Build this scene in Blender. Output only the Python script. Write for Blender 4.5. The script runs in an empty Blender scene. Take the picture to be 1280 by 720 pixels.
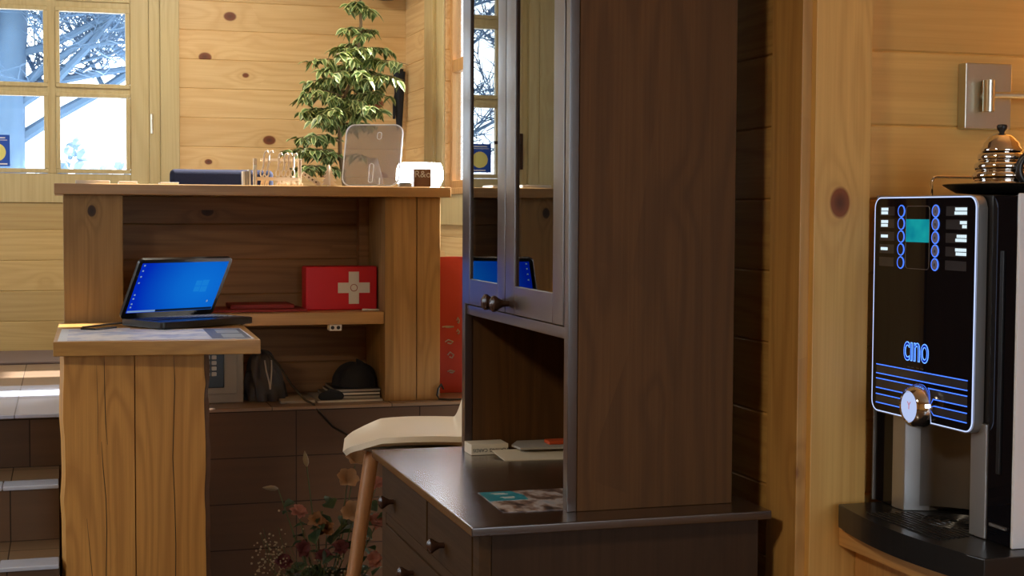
import bpy, bmesh, math, random
from mathutils import Vector, Matrix, noise
random.seed(7)
S = bpy.context.scene
COL = S.collection
PI = math.pi

# ------------------------------------------------------------------ camera
F_PX = 1849.0
yaw, pitch, roll = math.radians(16.88), math.radians(2.91), 0.0052
fw = Vector((math.sin(yaw)*math.cos(pitch), math.cos(yaw)*math.cos(pitch), -math.sin(pitch)))
r0 = Vector((math.cos(yaw), -math.sin(yaw), 0.0)); u0 = r0.cross(fw)
cr = r0*math.cos(roll) + u0*math.sin(roll); cu = -r0*math.sin(roll) + u0*math.cos(roll)
cd = bpy.data.cameras.new('camera'); cam = bpy.data.objects.new('camera', cd); COL.objects.link(cam)
cd.sensor_width = 36.0; cd.lens = F_PX/1280*36.0; cd.clip_start = 0.02
cam.matrix_world = Matrix(((cr.x, cu.x, -fw.x, 0), (cr.y, cu.y, -fw.y, 0), (cr.z, cu.z, -fw.z, 1.46), (0, 0, 0, 1)))
S.camera = cam

# ------------------------------------------------------------------ world, lights, exposure
W = bpy.data.worlds.new('sky'); S.world = W; W.use_nodes = True
bg = W.node_tree.nodes['Background']; bg.inputs[0].default_value = (0.80, 0.91, 1.0, 1); bg.inputs[1].default_value = 6.0
S.view_settings.view_transform = 'Standard'; S.view_settings.look = 'None'
S.view_settings.exposure = 0.0; S.view_settings.gamma = 1.0; S.view_settings.use_curve_mapping = False
try:
    S.cycles.use_denoising = True; S.cycles.max_bounces = 10; S.cycles.diffuse_bounces = 5
    S.cycles.transparent_max_bounces = 12; S.cycles.sample_clamp_indirect = 6.0
    S.cycles.caustics_reflective = False; S.cycles.caustics_refractive = False
except Exception: pass

def lamp(name, kind, loc, energy, color, direction=None, size=(1, 1), radius=0.05, portal=False, angle=0.02):
    l = bpy.data.lights.new(name, kind); o = bpy.data.objects.new(name, l); COL.objects.link(o)
    o.location = loc; l.energy = energy; l.color = color
    if kind == 'AREA':
        l.shape = 'RECTANGLE'; l.size, l.size_y = size
        if portal: l.cycles.is_portal = True
    if kind == 'POINT': l.shadow_soft_size = radius
    if kind == 'SUN': l.angle = angle
    if direction: o.rotation_euler = Vector(direction).to_track_quat('-Z', 'Y').to_euler()
    return o
lamp('sun', 'SUN', (6, 4, 8), 30.0, (1.0, 0.95, 0.88), (-0.75, -0.02, -0.50))
lamp('portal_door', 'AREA', (-0.04, 7.88, 2.25), 1, (1, 1, 1), (0, -1, 0), (1.0, 1.4), portal=True)
lamp('portal_far_window', 'AREA', (-2.58, 7.88, 1.9), 1, (1, 1, 1), (0, -1, 0), (1.04, 1.9), portal=True)
lamp('portal_side_window', 'AREA', (1.77, 6.15, 2.17), 1, (1, 1, 1), (-1, 0, 0), (1.2, 1.7), portal=True)
lamp('portal_left_window', 'AREA', (-3.37, 5.7, 2.1), 1, (1, 1, 1), (1, 0, 0), (1.5, 3.6), portal=True)
lamp('portal_near_window', 'AREA', (1.3, -2.57, 1.7), 1, (1, 1, 1), (0, 1, 0), (2.2, 1.8), portal=True)
lamp('ceiling_lamp_near', 'AREA', (-1.5, 0.9, 3.02), 66, (1.0, 0.84, 0.60), (0, 0, -1), (0.5, 0.5))  # added warm fill light under the ceiling, no fixture behind it
lamp('ceiling_lamp_platform', 'AREA', (0.6, 6.7, 3.02), 22, (1.0, 0.92, 0.78), (0, 0, -1), (0.5, 0.5))  # added fill to brighten the platform end, no fixture either

# ------------------------------------------------------------------ materials
def lin(r, g, b):
    f = lambda c: (c/255/12.92) if c/255 <= 0.04045 else ((c/255+0.055)/1.055)**2.4
    return (f(r), f(g), f(b))
class NT:
    def __init__(s, name):
        s.m = bpy.data.materials.new(name); s.m.use_nodes = True; s.t = s.m.node_tree; s.t.nodes.clear()
        s.out = s.n('ShaderNodeOutputMaterial')
    def n(s, t, **k):
        x = s.t.nodes.new(t)
        for a, b in k.items(): setattr(x, a, b)
        return x
    def put(s, sock, v):
        if isinstance(v, bpy.types.NodeSocket): s.t.links.new(v, sock)
        elif v is not None:
            if hasattr(sock.default_value, '__len__') and len(sock.default_value) == 4 and len(v) == 3: v = (*v, 1)
            sock.default_value = v
    def math(s, op, a, b=None, c=None):
        x = s.n('ShaderNodeMath', operation=op)
        s.put(x.inputs[0], a); s.put(x.inputs[1], b); s.put(x.inputs[2], c)
        return x.outputs[0]
    def mix(s, f, a, b, blend='MIX'):
        x = s.n('ShaderNodeMix', data_type='RGBA', blend_type=blend)
        s.put(x.inputs[0], f); s.put(x.inputs[6], a); s.put(x.inputs[7], b)
        return x.outputs[2]
    def ramp(s, f, stops):
        x = s.n('ShaderNodeValToRGB'); s.put(x.inputs[0], f)
        e = x.color_ramp.elements
        while len(e) < len(stops): e.new(0.5)
        for i, (p, c) in enumerate(stops):
            e[i].position = p; e[i].color = (c, c, c, 1) if not hasattr(c, '__len__') else (*c, 1)
        return x.outputs[0]
    def noise(s, vec, scale, detail=2, rough=0.5, dim='3D'):
        x = s.n('ShaderNodeTexNoise', noise_dimensions=dim); s.put(x.inputs['Vector'], vec)
        x.inputs['Scale'].default_value = scale; x.inputs['Detail'].default_value = detail; x.inputs['Roughness'].default_value = rough
        return x.outputs[0]
    def bsdf(s, col, rough=0.5, metal=0.0, bump=None, bstr=0.2, bdist=0.002, **k):
        p = s.n('ShaderNodeBsdfPrincipled')
        s.put(p.inputs['Base Color'], col); s.put(p.inputs['Roughness'], rough); s.put(p.inputs['Metallic'], metal)
        for a, b in k.items(): s.put(p.inputs[a.replace('_', ' ')], b)
        if bump is not None:
            b = s.n('ShaderNodeBump'); b.inputs['Strength'].default_value = bstr; b.inputs['Distance'].default_value = bdist
            s.put(b.inputs['Height'], bump); s.t.links.new(b.outputs[0], p.inputs['Normal'])
        s.t.links.new(p.outputs[0], s.out.inputs[0]); return p
    def coord(s): return s.n('ShaderNodeTexCoord').outputs['Object']

def wood(name, base, dark, knot, axis=0, across=2, pitch=None, off=0.0, grain=1.0, knots=0.5, rough=0.45, ring=0.5, bump=0.15, vary=0.12, coat=0.0, spec=0.5, kscale=3.2, krad=0.09):
    t = NT(name); c = t.coord(); sp = t.n('ShaderNodeSeparateXYZ'); t.put(sp.inputs[0], c)
    g = sp.outputs[axis]; a = sp.outputs[across]; b = sp.outputs[3-axis-across]
    rnd = None
    if pitch:
        pid = t.math('FLOOR', t.math('DIVIDE', t.math('SUBTRACT', a, off), pitch))
        wn = t.n('ShaderNodeTexWhiteNoise', noise_dimensions='1D'); t.put(wn.inputs['W'], pid)
        rnd = wn.outputs[0]; g = t.math('ADD', g, t.math('MULTIPLY', rnd, 23.0))
    # knots
    kc = t.n('ShaderNodeCombineXYZ'); t.put(kc.inputs[0], t.math('MULTIPLY', g, 0.72)); t.put(kc.inputs[1], a); t.put(kc.inputs[2], t.math('MULTIPLY', b, 0.5))
    vo = t.n('ShaderNodeTexVoronoi'); vo.inputs['Scale'].default_value = kscale; t.put(vo.inputs['Vector'], kc.outputs[0])
    d = vo.outputs['Distance']; rc = t.n('ShaderNodeSeparateColor'); t.put(rc.inputs[0], vo.outputs['Color'])
    on = t.math('GREATER_THAN', rc.outputs[0], 1.0-knots)
    size = t.math('MULTIPLY_ADD', rc.outputs[1], krad, krad*0.5)
    kd = t.math('DIVIDE', d, size)                                   # 1 at the rim of the knot
    near = t.math('MULTIPLY', t.math('SMOOTH_MIN', 1.0, t.math('POWER', 2.718, t.math('MULTIPLY', kd, -0.7)), 0.1), on)
    # cathedral grain: iso lines of a stretched noise, bent round the knots
    v = t.n('ShaderNodeCombineXYZ'); t.put(v.inputs[0], t.math('MULTIPLY', g, 0.55*grain)); t.put(v.inputs[1], t.math('MULTIPLY', a, 7.0*grain)); t.put(v.inputs[2], t.math('MULTIPLY', b, 7.0*grain))
    n1 = t.noise(v.outputs[0], 1.0, 1.5, 0.4)
    field = t.math('ADD', t.math('MULTIPLY', n1, 70.0), t.math('MULTIPLY', near, 22.0))
    rings = t.math('POWER', t.math('MULTIPLY_ADD', t.math('SINE', field), 0.5, 0.5), 2.0)
    v2 = t.n('ShaderNodeCombineXYZ'); t.put(v2.inputs[0], t.math('MULTIPLY', g, 3.0)); t.put(v2.inputs[1], t.math('MULTIPLY', a, 160.0)); t.put(v2.inputs[2], t.math('MULTIPLY', b, 160.0))
    fib = t.noise(v2.outputs[0], 1.0, 3, 0.6)
    big = t.noise(v.outputs[0], 0.6, 2, 0.5)
    col = t.mix(t.math('MULTIPLY', rings, ring), base, dark)
    col = t.mix(t.ramp(fib, [(0.35, 0.0), (0.75, 0.42)]), col, dark)
    col = t.mix(t.ramp(big, [(0.35, 0.0), (0.8, 0.35)]), col, dark)
    kc2 = t.ramp(kd, [(0.0, 1.0), (0.55, 0.85), (0.9, 0.9), (1.0, 0.35), ]); 
    kmask = t.math('MULTIPLY', t.math('SUBTRACT', 1.0, t.ramp(kd, [(0.8, 0.0), (1.0, 1.0)])), on)
    halo = t.math('MULTIPLY', t.math('MULTIPLY', t.math('SUBTRACT', 1.0, t.ramp(t.math('MULTIPLY', kd, 0.4), [(0.3, 0.0), (1.0, 1.0)])), on), 0.35)
    col = t.mix(halo, col, dark)
    col = t.mix(kmask, col, t.mix(t.ramp(kd, [(0.2, 0.0), (0.7, 1.0)]), tuple(k*0.45 for k in knot), knot))
    if rnd is not None:
        hsv = t.n('ShaderNodeHueSaturation'); t.put(hsv.inputs['Color'], col); t.put(hsv.inputs['Value'], t.math('MULTIPLY_ADD', rnd, vary*2, 1.0-vary)); col = hsv.outputs[0]
    p = t.bsdf(col, t.math('MULTIPLY_ADD', fib, 0.15, rough-0.07), 0.0, t.math('ADD', fib, t.math('MULTIPLY', rings, 0.5)), bump, 0.0012)
    p.inputs['Specular IOR Level'].default_value = spec
    if coat: p.inputs['Coat Weight'].default_value = coat; p.inputs['Coat Roughness'].default_value = 0.22
    return t.m

def plain(name, col, rough=0.5, metal=0.0, spec=None, var=0.0, vscale=30, bump=0.0, trans=0.0):
    t = NT(name); c = t.coord(); n = t.noise(c, vscale, 3)
    colr = t.mix(t.math('MULTIPLY', n, var), col, tuple(x*0.35 for x in col)) if var else col
    p = t.bsdf(colr, rough, metal, n if bump else None, bump, 0.002)
    if spec is not None: p.inputs['Specular IOR Level'].default_value = spec
    return t.m
def glow(name, col, strength):
    t = NT(name); e = t.n('ShaderNodeEmission'); t.put(e.inputs[0], col); e.inputs[1].default_value = strength
    t.t.links.new(e.outputs[0], t.out.inputs[0]); return t.m
def pane(name, boost=1.0, tint=(1, 1, 1), haze=0.0, hazecol=(0.5, 0.5, 0.5), rough=0.0):
    t = NT(name); tr = t.n('ShaderNodeBsdfTransparent'); t.put(tr.inputs[0], tint)
    gl = t.n('ShaderNodeBsdfGlossy'); gl.inputs['Roughness'].default_value = rough
    fr = t.n('ShaderNodeFresnel'); fr.inputs[0].default_value = 1.5
    a = tr.outputs[0]
    if haze:
        df = t.n('ShaderNodeBsdfDiffuse'); t.put(df.inputs[0], hazecol); mh = t.n('ShaderNodeMixShader'); mh.inputs[0].default_value = haze
        t.t.links.new(a, mh.inputs[1]); t.t.links.new(df.outputs[0], mh.inputs[2]); a = mh.outputs[0]
    mx = t.n('ShaderNodeMixShader'); f = t.math('MULTIPLY', fr.outputs[0], boost); x = t.n('ShaderNodeClamp'); t.put(x.inputs[0], f)
    t.t.links.new(x.outputs[0], mx.inputs[0]); t.t.links.new(a, mx.inputs[1]); t.t.links.new(gl.outputs[0], mx.inputs[2])
    t.t.links.new(mx.outputs[0], t.out.inputs[0]); return t.m
def tiles(name, col, grout, ax, az, tw, th, ox=0.0, oz=0.0, rough=0.3, var=0.5):
    t = NT(name); c = t.coord(); sp = t.n('ShaderNodeSeparateXYZ'); t.put(sp.inputs[0], c)
    u = t.math('DIVIDE', t.math('SUBTRACT', sp.outputs[ax], ox), tw); v = t.math('DIVIDE', t.math('SUBTRACT', sp.outputs[az], oz), th)
    def edge(q, w):
        fq = t.math('FRACT', q); return t.math('LESS_THAN', t.math('MINIMUM', fq, t.math('SUBTRACT', 1.0, fq)), w)
    gm = t.math('MAXIMUM', edge(u, 0.002/tw), edge(v, 0.002/th))
    idc = t.n('ShaderNodeCombineXYZ'); t.put(idc.inputs[0], t.math('FLOOR', u)); t.put(idc.inputs[1], t.math('FLOOR', v))
    wn = t.n('ShaderNodeTexWhiteNoise', noise_dimensions='2D'); t.put(wn.inputs['Vector'], idc.outputs[0])
    mp = t.n('ShaderNodeMapping'); mp.inputs['Scale'].default_value = (3, 40, 40) if ax == 0 else (40, 3, 40); t.put(mp.inputs[0], c)
    n = t.noise(mp.outputs[0], 1.0, 3)
    cl = t.mix(t.math('MULTIPLY', n, var), col, tuple(x*0.4 for x in col))
    hs = t.n('ShaderNodeHueSaturation'); t.put(hs.inputs['Color'], cl); t.put(hs.inputs['Value'], t.math('MULTIPLY_ADD', wn.outputs[0], 0.25, 0.87))
    t.bsdf(t.mix(gm, hs.outputs[0], grout), t.math('MULTIPLY_ADD', gm, 0.4, rough), 0.0, t.math('SUBTRACT', 1.0, gm), 0.4, 0.002)
    return t.m

PINE, PINED, KNOT = lin(228, 198, 142), lin(200, 158, 100), lin(120, 66, 36)
M = {}
M['pine_x'] = wood('pine_planks_far', PINE, PINED, KNOT, 0, 2, 0.1515, 0.736, knots=0.95, krad=0.10, kscale=4.8, rough=0.42, ring=0.35)
M['pine_y'] = wood('pine_planks_side', PINE, PINED, KNOT, 1, 2, 0.1515, 0.736, knots=0.6, krad=0.07, kscale=4.6, rough=0.42)
M['pine_y_low'] = wood('pine_planks_low', lin(200, 156, 88), lin(160, 114, 56), KNOT, 1, 2, 0.146, 0.03, knots=0.5, rough=0.42)
M['pine_x_low'] = wood('pine_planks_alcove', lin(236, 194, 116), lin(210, 160, 86), KNOT, 0, 2, 0.146, 0.03, knots=0.2, krad=0.04, rough=0.38, ring=0.3)
M['pine_board'] = wood('pine_upright_board', lin(230, 188, 112), lin(196, 146, 78), lin(134, 74, 34), 2, 0, knots=0.7, krad=0.07, rough=0.4, ring=0.4)
M['pine_post'] = wood('pine_post', lin(196, 152, 86), lin(152, 108, 56), lin(110, 62, 32), 2, 1, knots=0.8, krad=0.09, rough=0.45, ring=0.45)
M['door'] = wood('door_wood', lin(206, 190, 140), lin(176, 154, 104), lin(130, 90, 56), 2, 0, knots=0.35, krad=0.06, rough=0.4, ring=0.3)
M['door_h'] = wood('door_wood_boards', lin(208, 184, 126), lin(180, 148, 92), lin(130, 90, 56), 0, 2, 0.155, 0.74, knots=0.35, krad=0.06, rough=0.4, ring=0.35)
M['sidewin'] = wood('side_window_wood', lin(204, 160, 104), lin(170, 118, 66), KNOT, 2, 1, knots=0.3, rough=0.4)
M['ctr_v'] = wood('counter_upright_planks', lin(172, 136, 84), lin(122, 92, 52), lin(58, 36, 20), 2, 0, 0.2, 0.1, knots=0.9, krad=0.06, kscale=4.0, rough=0.6, ring=0.45)
M['ctr_h'] = wood('counter_back_planks', lin(158, 118, 76), lin(116, 82, 50), lin(70, 44, 28), 0, 2, 0.137, 0.04, knots=0.6, krad=0.08, rough=0.6, ring=0.5)
M['ctr_top'] = wood('counter_worktop', lin(184, 146, 96), lin(140, 104, 64), lin(70, 42, 24), 0, 1, knots=0.6, krad=0.1, rough=0.38, ring=0.4)
M['desk_top'] = wood('desk_worktop', lin(200, 156, 90), lin(160, 116, 62), lin(90, 56, 30), 0, 1, knots=0.3, krad=0.06, rough=0.3, ring=0.4)
M['desk_post'] = wood('desk_post_wood', lin(224, 168, 88), lin(176, 122, 56), lin(84, 52, 26), 2, 0, knots=1.0, krad=0.09, kscale=3.4, rough=0.6, ring=0.5)
M['bark'] = plain('waney_edge_bark', lin(110, 74, 44), 0.8, var=0.8, vscale=25, bump=0.6)
M['walnut'] = wood('dark_stained_pine', lin(98, 66, 33), lin(68, 44, 22), lin(46, 29, 20), 2, 0, knots=0.7, krad=0.08, rough=0.6, ring=0.4, bump=0.2, spec=0.25)
M['walnut_y'] = plain('dark_stained_front', lin(62, 44, 34), 0.32, var=0.15, vscale=12)
for nd in M['walnut_y'].node_tree.nodes:
    if nd.type == 'BSDF_PRINCIPLED': nd.inputs['Coat Weight'].default_value = 0.8; nd.inputs['Coat Roughness'].default_value = 0.16
M['walnut_d'] = wood('dark_dresser_side', lin(66, 46, 30), lin(48, 33, 21), lin(40, 26, 18), 2, 0, knots=0.4, rough=0.6, ring=0.3, bump=0.1, spec=0.2)
M['walnut_h'] = wood('dark_stained_drawer', lin(74, 52, 29), lin(54, 38, 21), lin(40, 26, 17), 1, 2, knots=0.3, rough=0.6, ring=0.3, bump=0.05, spec=0.2)
M['walnut_top'] = plain('dark_stained_top', lin(58, 41, 31), 0.25, spec=1.0, var=0.5, vscale=9)
for nd in M['walnut_top'].node_tree.nodes:
    if nd.type == 'BSDF_PRINCIPLED': nd.inputs['Coat Weight'].default_value = 1.0; nd.inputs['Coat Roughness'].default_value = 0.25
M['inside'] = wood('cabinet_interior', lin(58, 36, 25), lin(38, 24, 17), lin(30, 18, 12), 2, 0, knots=0.2, rough=0.5, ring=0.3)
M['knob'] = plain('dark_brown_knob', lin(62, 40, 30), 0.25)
M['cab_wood'] = wood('side_counter_wood', lin(206, 158, 98), lin(166, 116, 62), KNOT, 1, 0, knots=0.2, rough=0.4, ring=0.35)
M['cab_front'] = wood('side_counter_boards', lin(196, 148, 90), lin(150, 104, 56), KNOT, 2, 1, 0.12, 0.0, knots=0.3, rough=0.45, ring=0.4)
M['leg_wood'] = wood('stool_leg_wood', lin(184, 138, 100), lin(146, 102, 70), KNOT, 2, 0, knots=0.0, rough=0.4, ring=0.25)
M['tile_floor'] = tiles('brown_floor_tiles', lin(92, 70, 52), lin(40, 30, 24), 0, 1, 0.6, 0.15, rough=0.25)
M['tile_upper'] = tiles('glazed_platform_tiles', lin(134, 112, 94), lin(80, 68, 58), 0, 1, 0.45, 0.45, ox=-0.17, oz=5.45, rough=0.38, var=0.2)
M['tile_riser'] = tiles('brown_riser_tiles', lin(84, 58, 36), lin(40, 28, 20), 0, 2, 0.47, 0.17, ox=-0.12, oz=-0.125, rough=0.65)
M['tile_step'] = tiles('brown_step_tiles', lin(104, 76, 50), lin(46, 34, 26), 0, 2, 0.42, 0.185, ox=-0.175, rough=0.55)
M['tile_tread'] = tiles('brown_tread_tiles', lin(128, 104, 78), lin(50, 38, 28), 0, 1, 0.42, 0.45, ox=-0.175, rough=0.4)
M['nosing'] = plain('pale_glazed_nosing', lin(196, 208, 232), 0.12, var=0.1)
M['ceil'] = plain('ceiling_boards', lin(216, 184, 138), 0.6, var=0.2, vscale=4)
M['mat'] = plain('doormat_pile', lin(120, 104, 98), 0.9, var=0.4, vscale=300, bump=0.6)
M['black'] = plain('black_plastic', (0.012, 0.012, 0.014), 0.35)
M['gloss_black'] = plain('gloss_black', (0.005, 0.005, 0.008), 0.04, spec=0.3)
M['satin_black'] = plain('satin_black', (0.012, 0.012, 0.013), 0.28, var=0.2)
M['silver'] = plain('silver_paint', (0.42, 0.42, 0.43), 0.32, 0.7)
M['pale_side'] = plain('pale_grey_panel', (0.76, 0.80, 0.88), 0.35)
M['chrome'] = plain('chrome', (0.82, 0.80, 0.78), 0.06, 1.0)
M['nickel'] = plain('brushed_nickel', (0.64, 0.62, 0.52), 0.28, 1.0, var=0.1, vscale=200)
M['steel_grey'] = plain('brushed_grey_steel', (0.30, 0.29, 0.28), 0.38, 0.8, var=0.2)
M['white'] = plain('white_plastic', (0.82, 0.82, 0.82), 0.3)
def translucent_white():
    t = NT('translucent_white'); d = t.n('ShaderNodeBsdfDiffuse'); t.put(d.inputs[0], (.85, .87, .9)); q = t.n('ShaderNodeBsdfTranslucent'); t.put(q.inputs[0], (.85, .88, .95)); mx = t.n('ShaderNodeMixShader'); mx.inputs[0].default_value = .55
    g = t.n('ShaderNodeBsdfGlossy'); g.inputs['Roughness'].default_value = .2; m2 = t.n('ShaderNodeMixShader'); m2.inputs[0].default_value = .06
    t.t.links.new(d.outputs[0], mx.inputs[1]); t.t.links.new(q.outputs[0], mx.inputs[2]); t.t.links.new(mx.outputs[0], m2.inputs[1]); t.t.links.new(g.outputs[0], m2.inputs[2]); e = t.n('ShaderNodeEmission'); t.put(e.inputs[0], (.86, .92, 1.0)); e.inputs[1].default_value = 24.0; ad = t.n('ShaderNodeAddShader')
    t.t.links.new(m2.outputs[0], ad.inputs[0]); t.t.links.new(e.outputs[0], ad.inputs[1]); t.t.links.new(ad.outputs[0], t.out.inputs[0]); return t.m
M['bowl'] = translucent_white()
M['cream'] = plain('cream_plastic', lin(236, 228, 210), 0.4)
M['paper'] = plain('paper', (0.75, 0.74, 0.70), 0.7, var=0.1)
M['greypaper'] = plain('grey_paper', (0.42, 0.40, 0.37), 0.7, var=0.2)
M['red'] = plain('first_aid_red', lin(206, 22, 40), 0.4)
M['redcard'] = plain('red_card', lin(178, 54, 42), 0.6, var=0.15, vscale=8)
M['redfolder'] = plain('dull_red_folder', lin(150, 44, 40), 0.6, var=0.3, vscale=20)
M['navy'] = plain('navy_upholstery', lin(26, 32, 60), 0.85, var=0.3, vscale=150, bump=0.3)
M['black_cloth'] = plain('black_cloth', (0.012, 0.014, 0.02), 0.9, var=0.4, vscale=60, bump=0.5)
M['bag'] = plain('dark_grey_nylon', (0.055, 0.052, 0.055), 0.5, var=0.5, vscale=25, bump=0.5)
M['safe'] = plain('grey_beige_enamel', lin(150, 144, 132), 0.45, var=0.1)
M['keypad'] = plain('dark_keypad', (0.02, 0.03, 0.04), 0.3)
M['keys'] = plain('pale_keys', (0.45, 0.46, 0.45), 0.5)
M['ply'] = plain('laser_cut_plywood', lin(246, 230, 208), 0.6, var=0.15, vscale=60)
M['leaf_green'] = plain('ficus_leaf_green', lin(92, 116, 58), 0.45, var=0.4, vscale=12)
M['leaf_cream'] = plain('ficus_leaf_margin', lin(184, 190, 124), 0.5, var=0.15, vscale=12)
M['stem'] = plain('woody_stem', lin(120, 96, 64), 0.8, var=0.4, vscale=30)
M['pot'] = plain('terracotta', lin(150, 92, 64), 0.8, var=0.2)
M['soil'] = plain('potting_soil', lin(50, 38, 28), 0.95, var=0.5)
M['brown_cube'] = plain('brown_wooden_block', lin(122, 84, 58), 0.5, var=0.35, vscale=40)
M['glass'] = pane('window_glass', 0.8)
M['cab_glass'] = pane('cabinet_glass', 1.9, (0.9, 0.92, 0.93))
M['acrylic'] = pane('clear_acrylic', 0.9, (0.86, 0.86, 0.87), 0.36, (0.50, 0.48, 0.48), 0.05)
M['acrylic_edge'] = plain('bright_acrylic_edge', (0.85, 0.9, 0.97), 0.15)
M['tree'] = plain('grey_blue_bark', lin(70, 98, 128), 0.9, var=0.5, vscale=6, bump=0.5)
M['hedge'] = plain('frosted_hedge', lin(140, 168, 190), 0.9, var=0.5, vscale=10)
M['snow'] = plain('pale_ground', (0.8, 0.83, 0.86), 0.9, var=0.1, vscale=1)
M['blue_sign'] = plain('blue_sticker', lin(30, 84, 190), 0.4)
M['yellow'] = plain('pale_yellow_disc', lin(236, 226, 130), 0.5)

# ------------------------------------------------------------------ mesh builder
class MB:
    def __init__(s): s.b = bmesh.new()
    def _bev(s, vs, bev, seg):
        if bev > 0:
            es = list({e for v in vs for e in v.link_edges})
            bmesh.ops.bevel(s.b, geom=es, offset=bev, segments=seg, profile=0.5, affect='EDGES', clamp_overlap=True)
    def box(s, x0, x1, y0, y1, z0, z1, bev=0.0, seg=2, rot=None):
        m = Matrix.Translation(((x0+x1)/2, (y0+y1)/2, (z0+z1)/2))
        if rot is not None: m = m @ rot.to_4x4()
        m = m @ Matrix.Diagonal((abs(x1-x0), abs(y1-y0), abs(z1-z0), 1))
        r = bmesh.ops.create_cube(s.b, size=1.0, matrix=m); s._bev(r['verts'], bev, seg); return s
    def tube(s, pts, r, seg=10, cap=True):
        pts = [Vector(p) for p in pts]; n = len(pts); rs = r if hasattr(r, '__len__') else [r]*n
        rings = []; prev = None
        for i, p in enumerate(pts):
            d = (pts[min(i+1, n-1)]-pts[max(i-1, 0)]).normalized()
            if prev is None: prev = d.orthogonal().normalized()
            u = (prev - d*prev.dot(d)).normalized(); v = d.cross(u); prev = u
            rings.append([s.b.verts.new(p+(u*math.cos(2*PI*k/seg)+v*math.sin(2*PI*k/seg))*rs[i]) for k in range(seg)])
        for a, c in zip(rings, rings[1:]):
            for k in range(seg): s.b.faces.new((a[k], a[(k+1) % seg], c[(k+1) % seg], c[k]))
        if cap: s.b.faces.new(rings[0][::-1]); s.b.faces.new(rings[-1])
        return s
    def lathe(s, prof, c=(0, 0, 0), seg=32, mat=None):
        rings = []
        for r, z in prof:
            rings.append([s.b.verts.new((r*math.cos(2*PI*k/seg), r*math.sin(2*PI*k/seg), z)) for k in range(seg)])
        for a, d in zip(rings, rings[1:]):
            for k in range(seg): s.b.faces.new((a[k], a[(k+1) % seg], d[(k+1) % seg], d[k]))
        s.b.faces.new(rings[0][::-1]); s.b.faces.new(rings[-1])
        m = Matrix.Translation(c) @ (mat.to_4x4() if mat is not None else Matrix.Identity(4))
        bmesh.ops.transform(s.b, matrix=m, verts=[v for r in rings for v in r]); return s
    def prism(s, poly, fn, d0, d1, bev=0.0, seg=2):
        a = [s.b.verts.new(fn(u, v, d0)) for u, v in poly]; c = [s.b.verts.new(fn(u, v, d1)) for u, v in poly]; n = len(poly)
        s.b.faces.new(a[::-1]); s.b.faces.new(c)
        for k in range(n): s.b.faces.new((a[k], a[(k+1) % n], c[(k+1) % n], c[k]))
        s._bev(a+c, bev, seg); return s
    def grid(s, fn, nu, nv, close_u=False):
        vs = [[s.b.verts.new(fn(i/nu, j/nv)) for j in range(nv+1)] for i in range(nu+(0 if close_u else 1))]
        k = len(vs)
        for i in range(nu):
            for j in range(nv): s.b.faces.new((vs[i][j], vs[(i+1) % k][j], vs[(i+1) % k][j+1], vs[i][j+1]))
        return s
    def ball(s, c, r, sub=2, sc=(1, 1, 1)):
        bmesh.ops.create_icosphere(s.b, subdivisions=sub, radius=1.0, matrix=Matrix.Translation(c) @ Matrix.Diagonal((r*sc[0], r*sc[1], r*sc[2], 1))); return s
    def xf(s, m): bmesh.ops.transform(s.b, matrix=m, verts=s.b.verts[:]); return s
    def build(s, name, mat, parent=None, smooth=32, local=False, keepn=False):
        if not keepn: bmesh.ops.recalc_face_normals(s.b, faces=s.b.faces[:])
        me = bpy.data.meshes.new(name); s.b.to_mesh(me); s.b.free()
        o = bpy.data.objects.new(name, me); COL.objects.link(o)
        for m in (mat if isinstance(mat, list) else [mat]): me.materials.append(m)
        me.polygons.foreach_set('use_smooth', [True]*len(me.polygons)); me.set_sharp_from_angle(angle=math.radians(smooth))
        if parent:
            o.parent = parent
            if not local:
                r = parent
                while r.parent: r = r.parent
                me.transform(Matrix.LocRotScale(r.location, r.rotation_euler, r.scale).inverted())
        if smooth == 32 and not keepn and len(me.polygons) < 6000: o.modifiers.new('weighted_normals', 'WEIGHTED_NORMAL').keep_sharp = True
        me.update(); return o
def thing(name, label, cat, loc, rz=0.0, group=None):
    o = bpy.data.objects.new(name, None); COL.objects.link(o); o.location = loc; o.rotation_euler = (0, 0, rz)
    o.empty_display_size = 0.05; o['label'] = label; o['category'] = cat
    if group: o['group'] = group
    return o
def tag(o, label, cat, group=None):
    o['label'] = label; o['category'] = cat
    if group: o['group'] = group
    return o
def struct(o): o['kind'] = 'structure'; return o
def rrect(w, h, r, n=6, cx=0, cy=0):
    pts = []
    for sx, sy, a0 in ((1, 1, 0), (-1, 1, PI/2), (-1, -1, PI), (1, -1, 1.5*PI)):
        for k in range(n+1):
            a = a0+PI/2*k/n; pts.append((cx+sx*(w/2-r)+r*math.cos(a), cy+sy*(h/2-r)+r*math.sin(a)))
    return pts
def text(name, body, size, mat, parent, M4, extrude=0.0003, outline=0.0, local=False):
    c = bpy.data.curves.new(name, 'FONT'); c.body = body; c.size = size; c.align_x = 'CENTER'; c.align_y = 'CENTER'
    if outline: c.fill_mode = 'NONE'; c.bevel_depth = outline
    else: c.extrude = extrude
    t = bpy.data.objects.new(name+'_tmp', c); COL.objects.link(t); dg = bpy.context.evaluated_depsgraph_get()
    me = bpy.data.meshes.new_from_object(t.evaluated_get(dg)); bpy.data.objects.remove(t); bpy.data.curves.remove(c)
    b = MB(); b.b.from_mesh(me); bpy.data.meshes.remove(me); b.xf(M4)
    return b.build(name, mat, parent, local=local, keepn=True)

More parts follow.
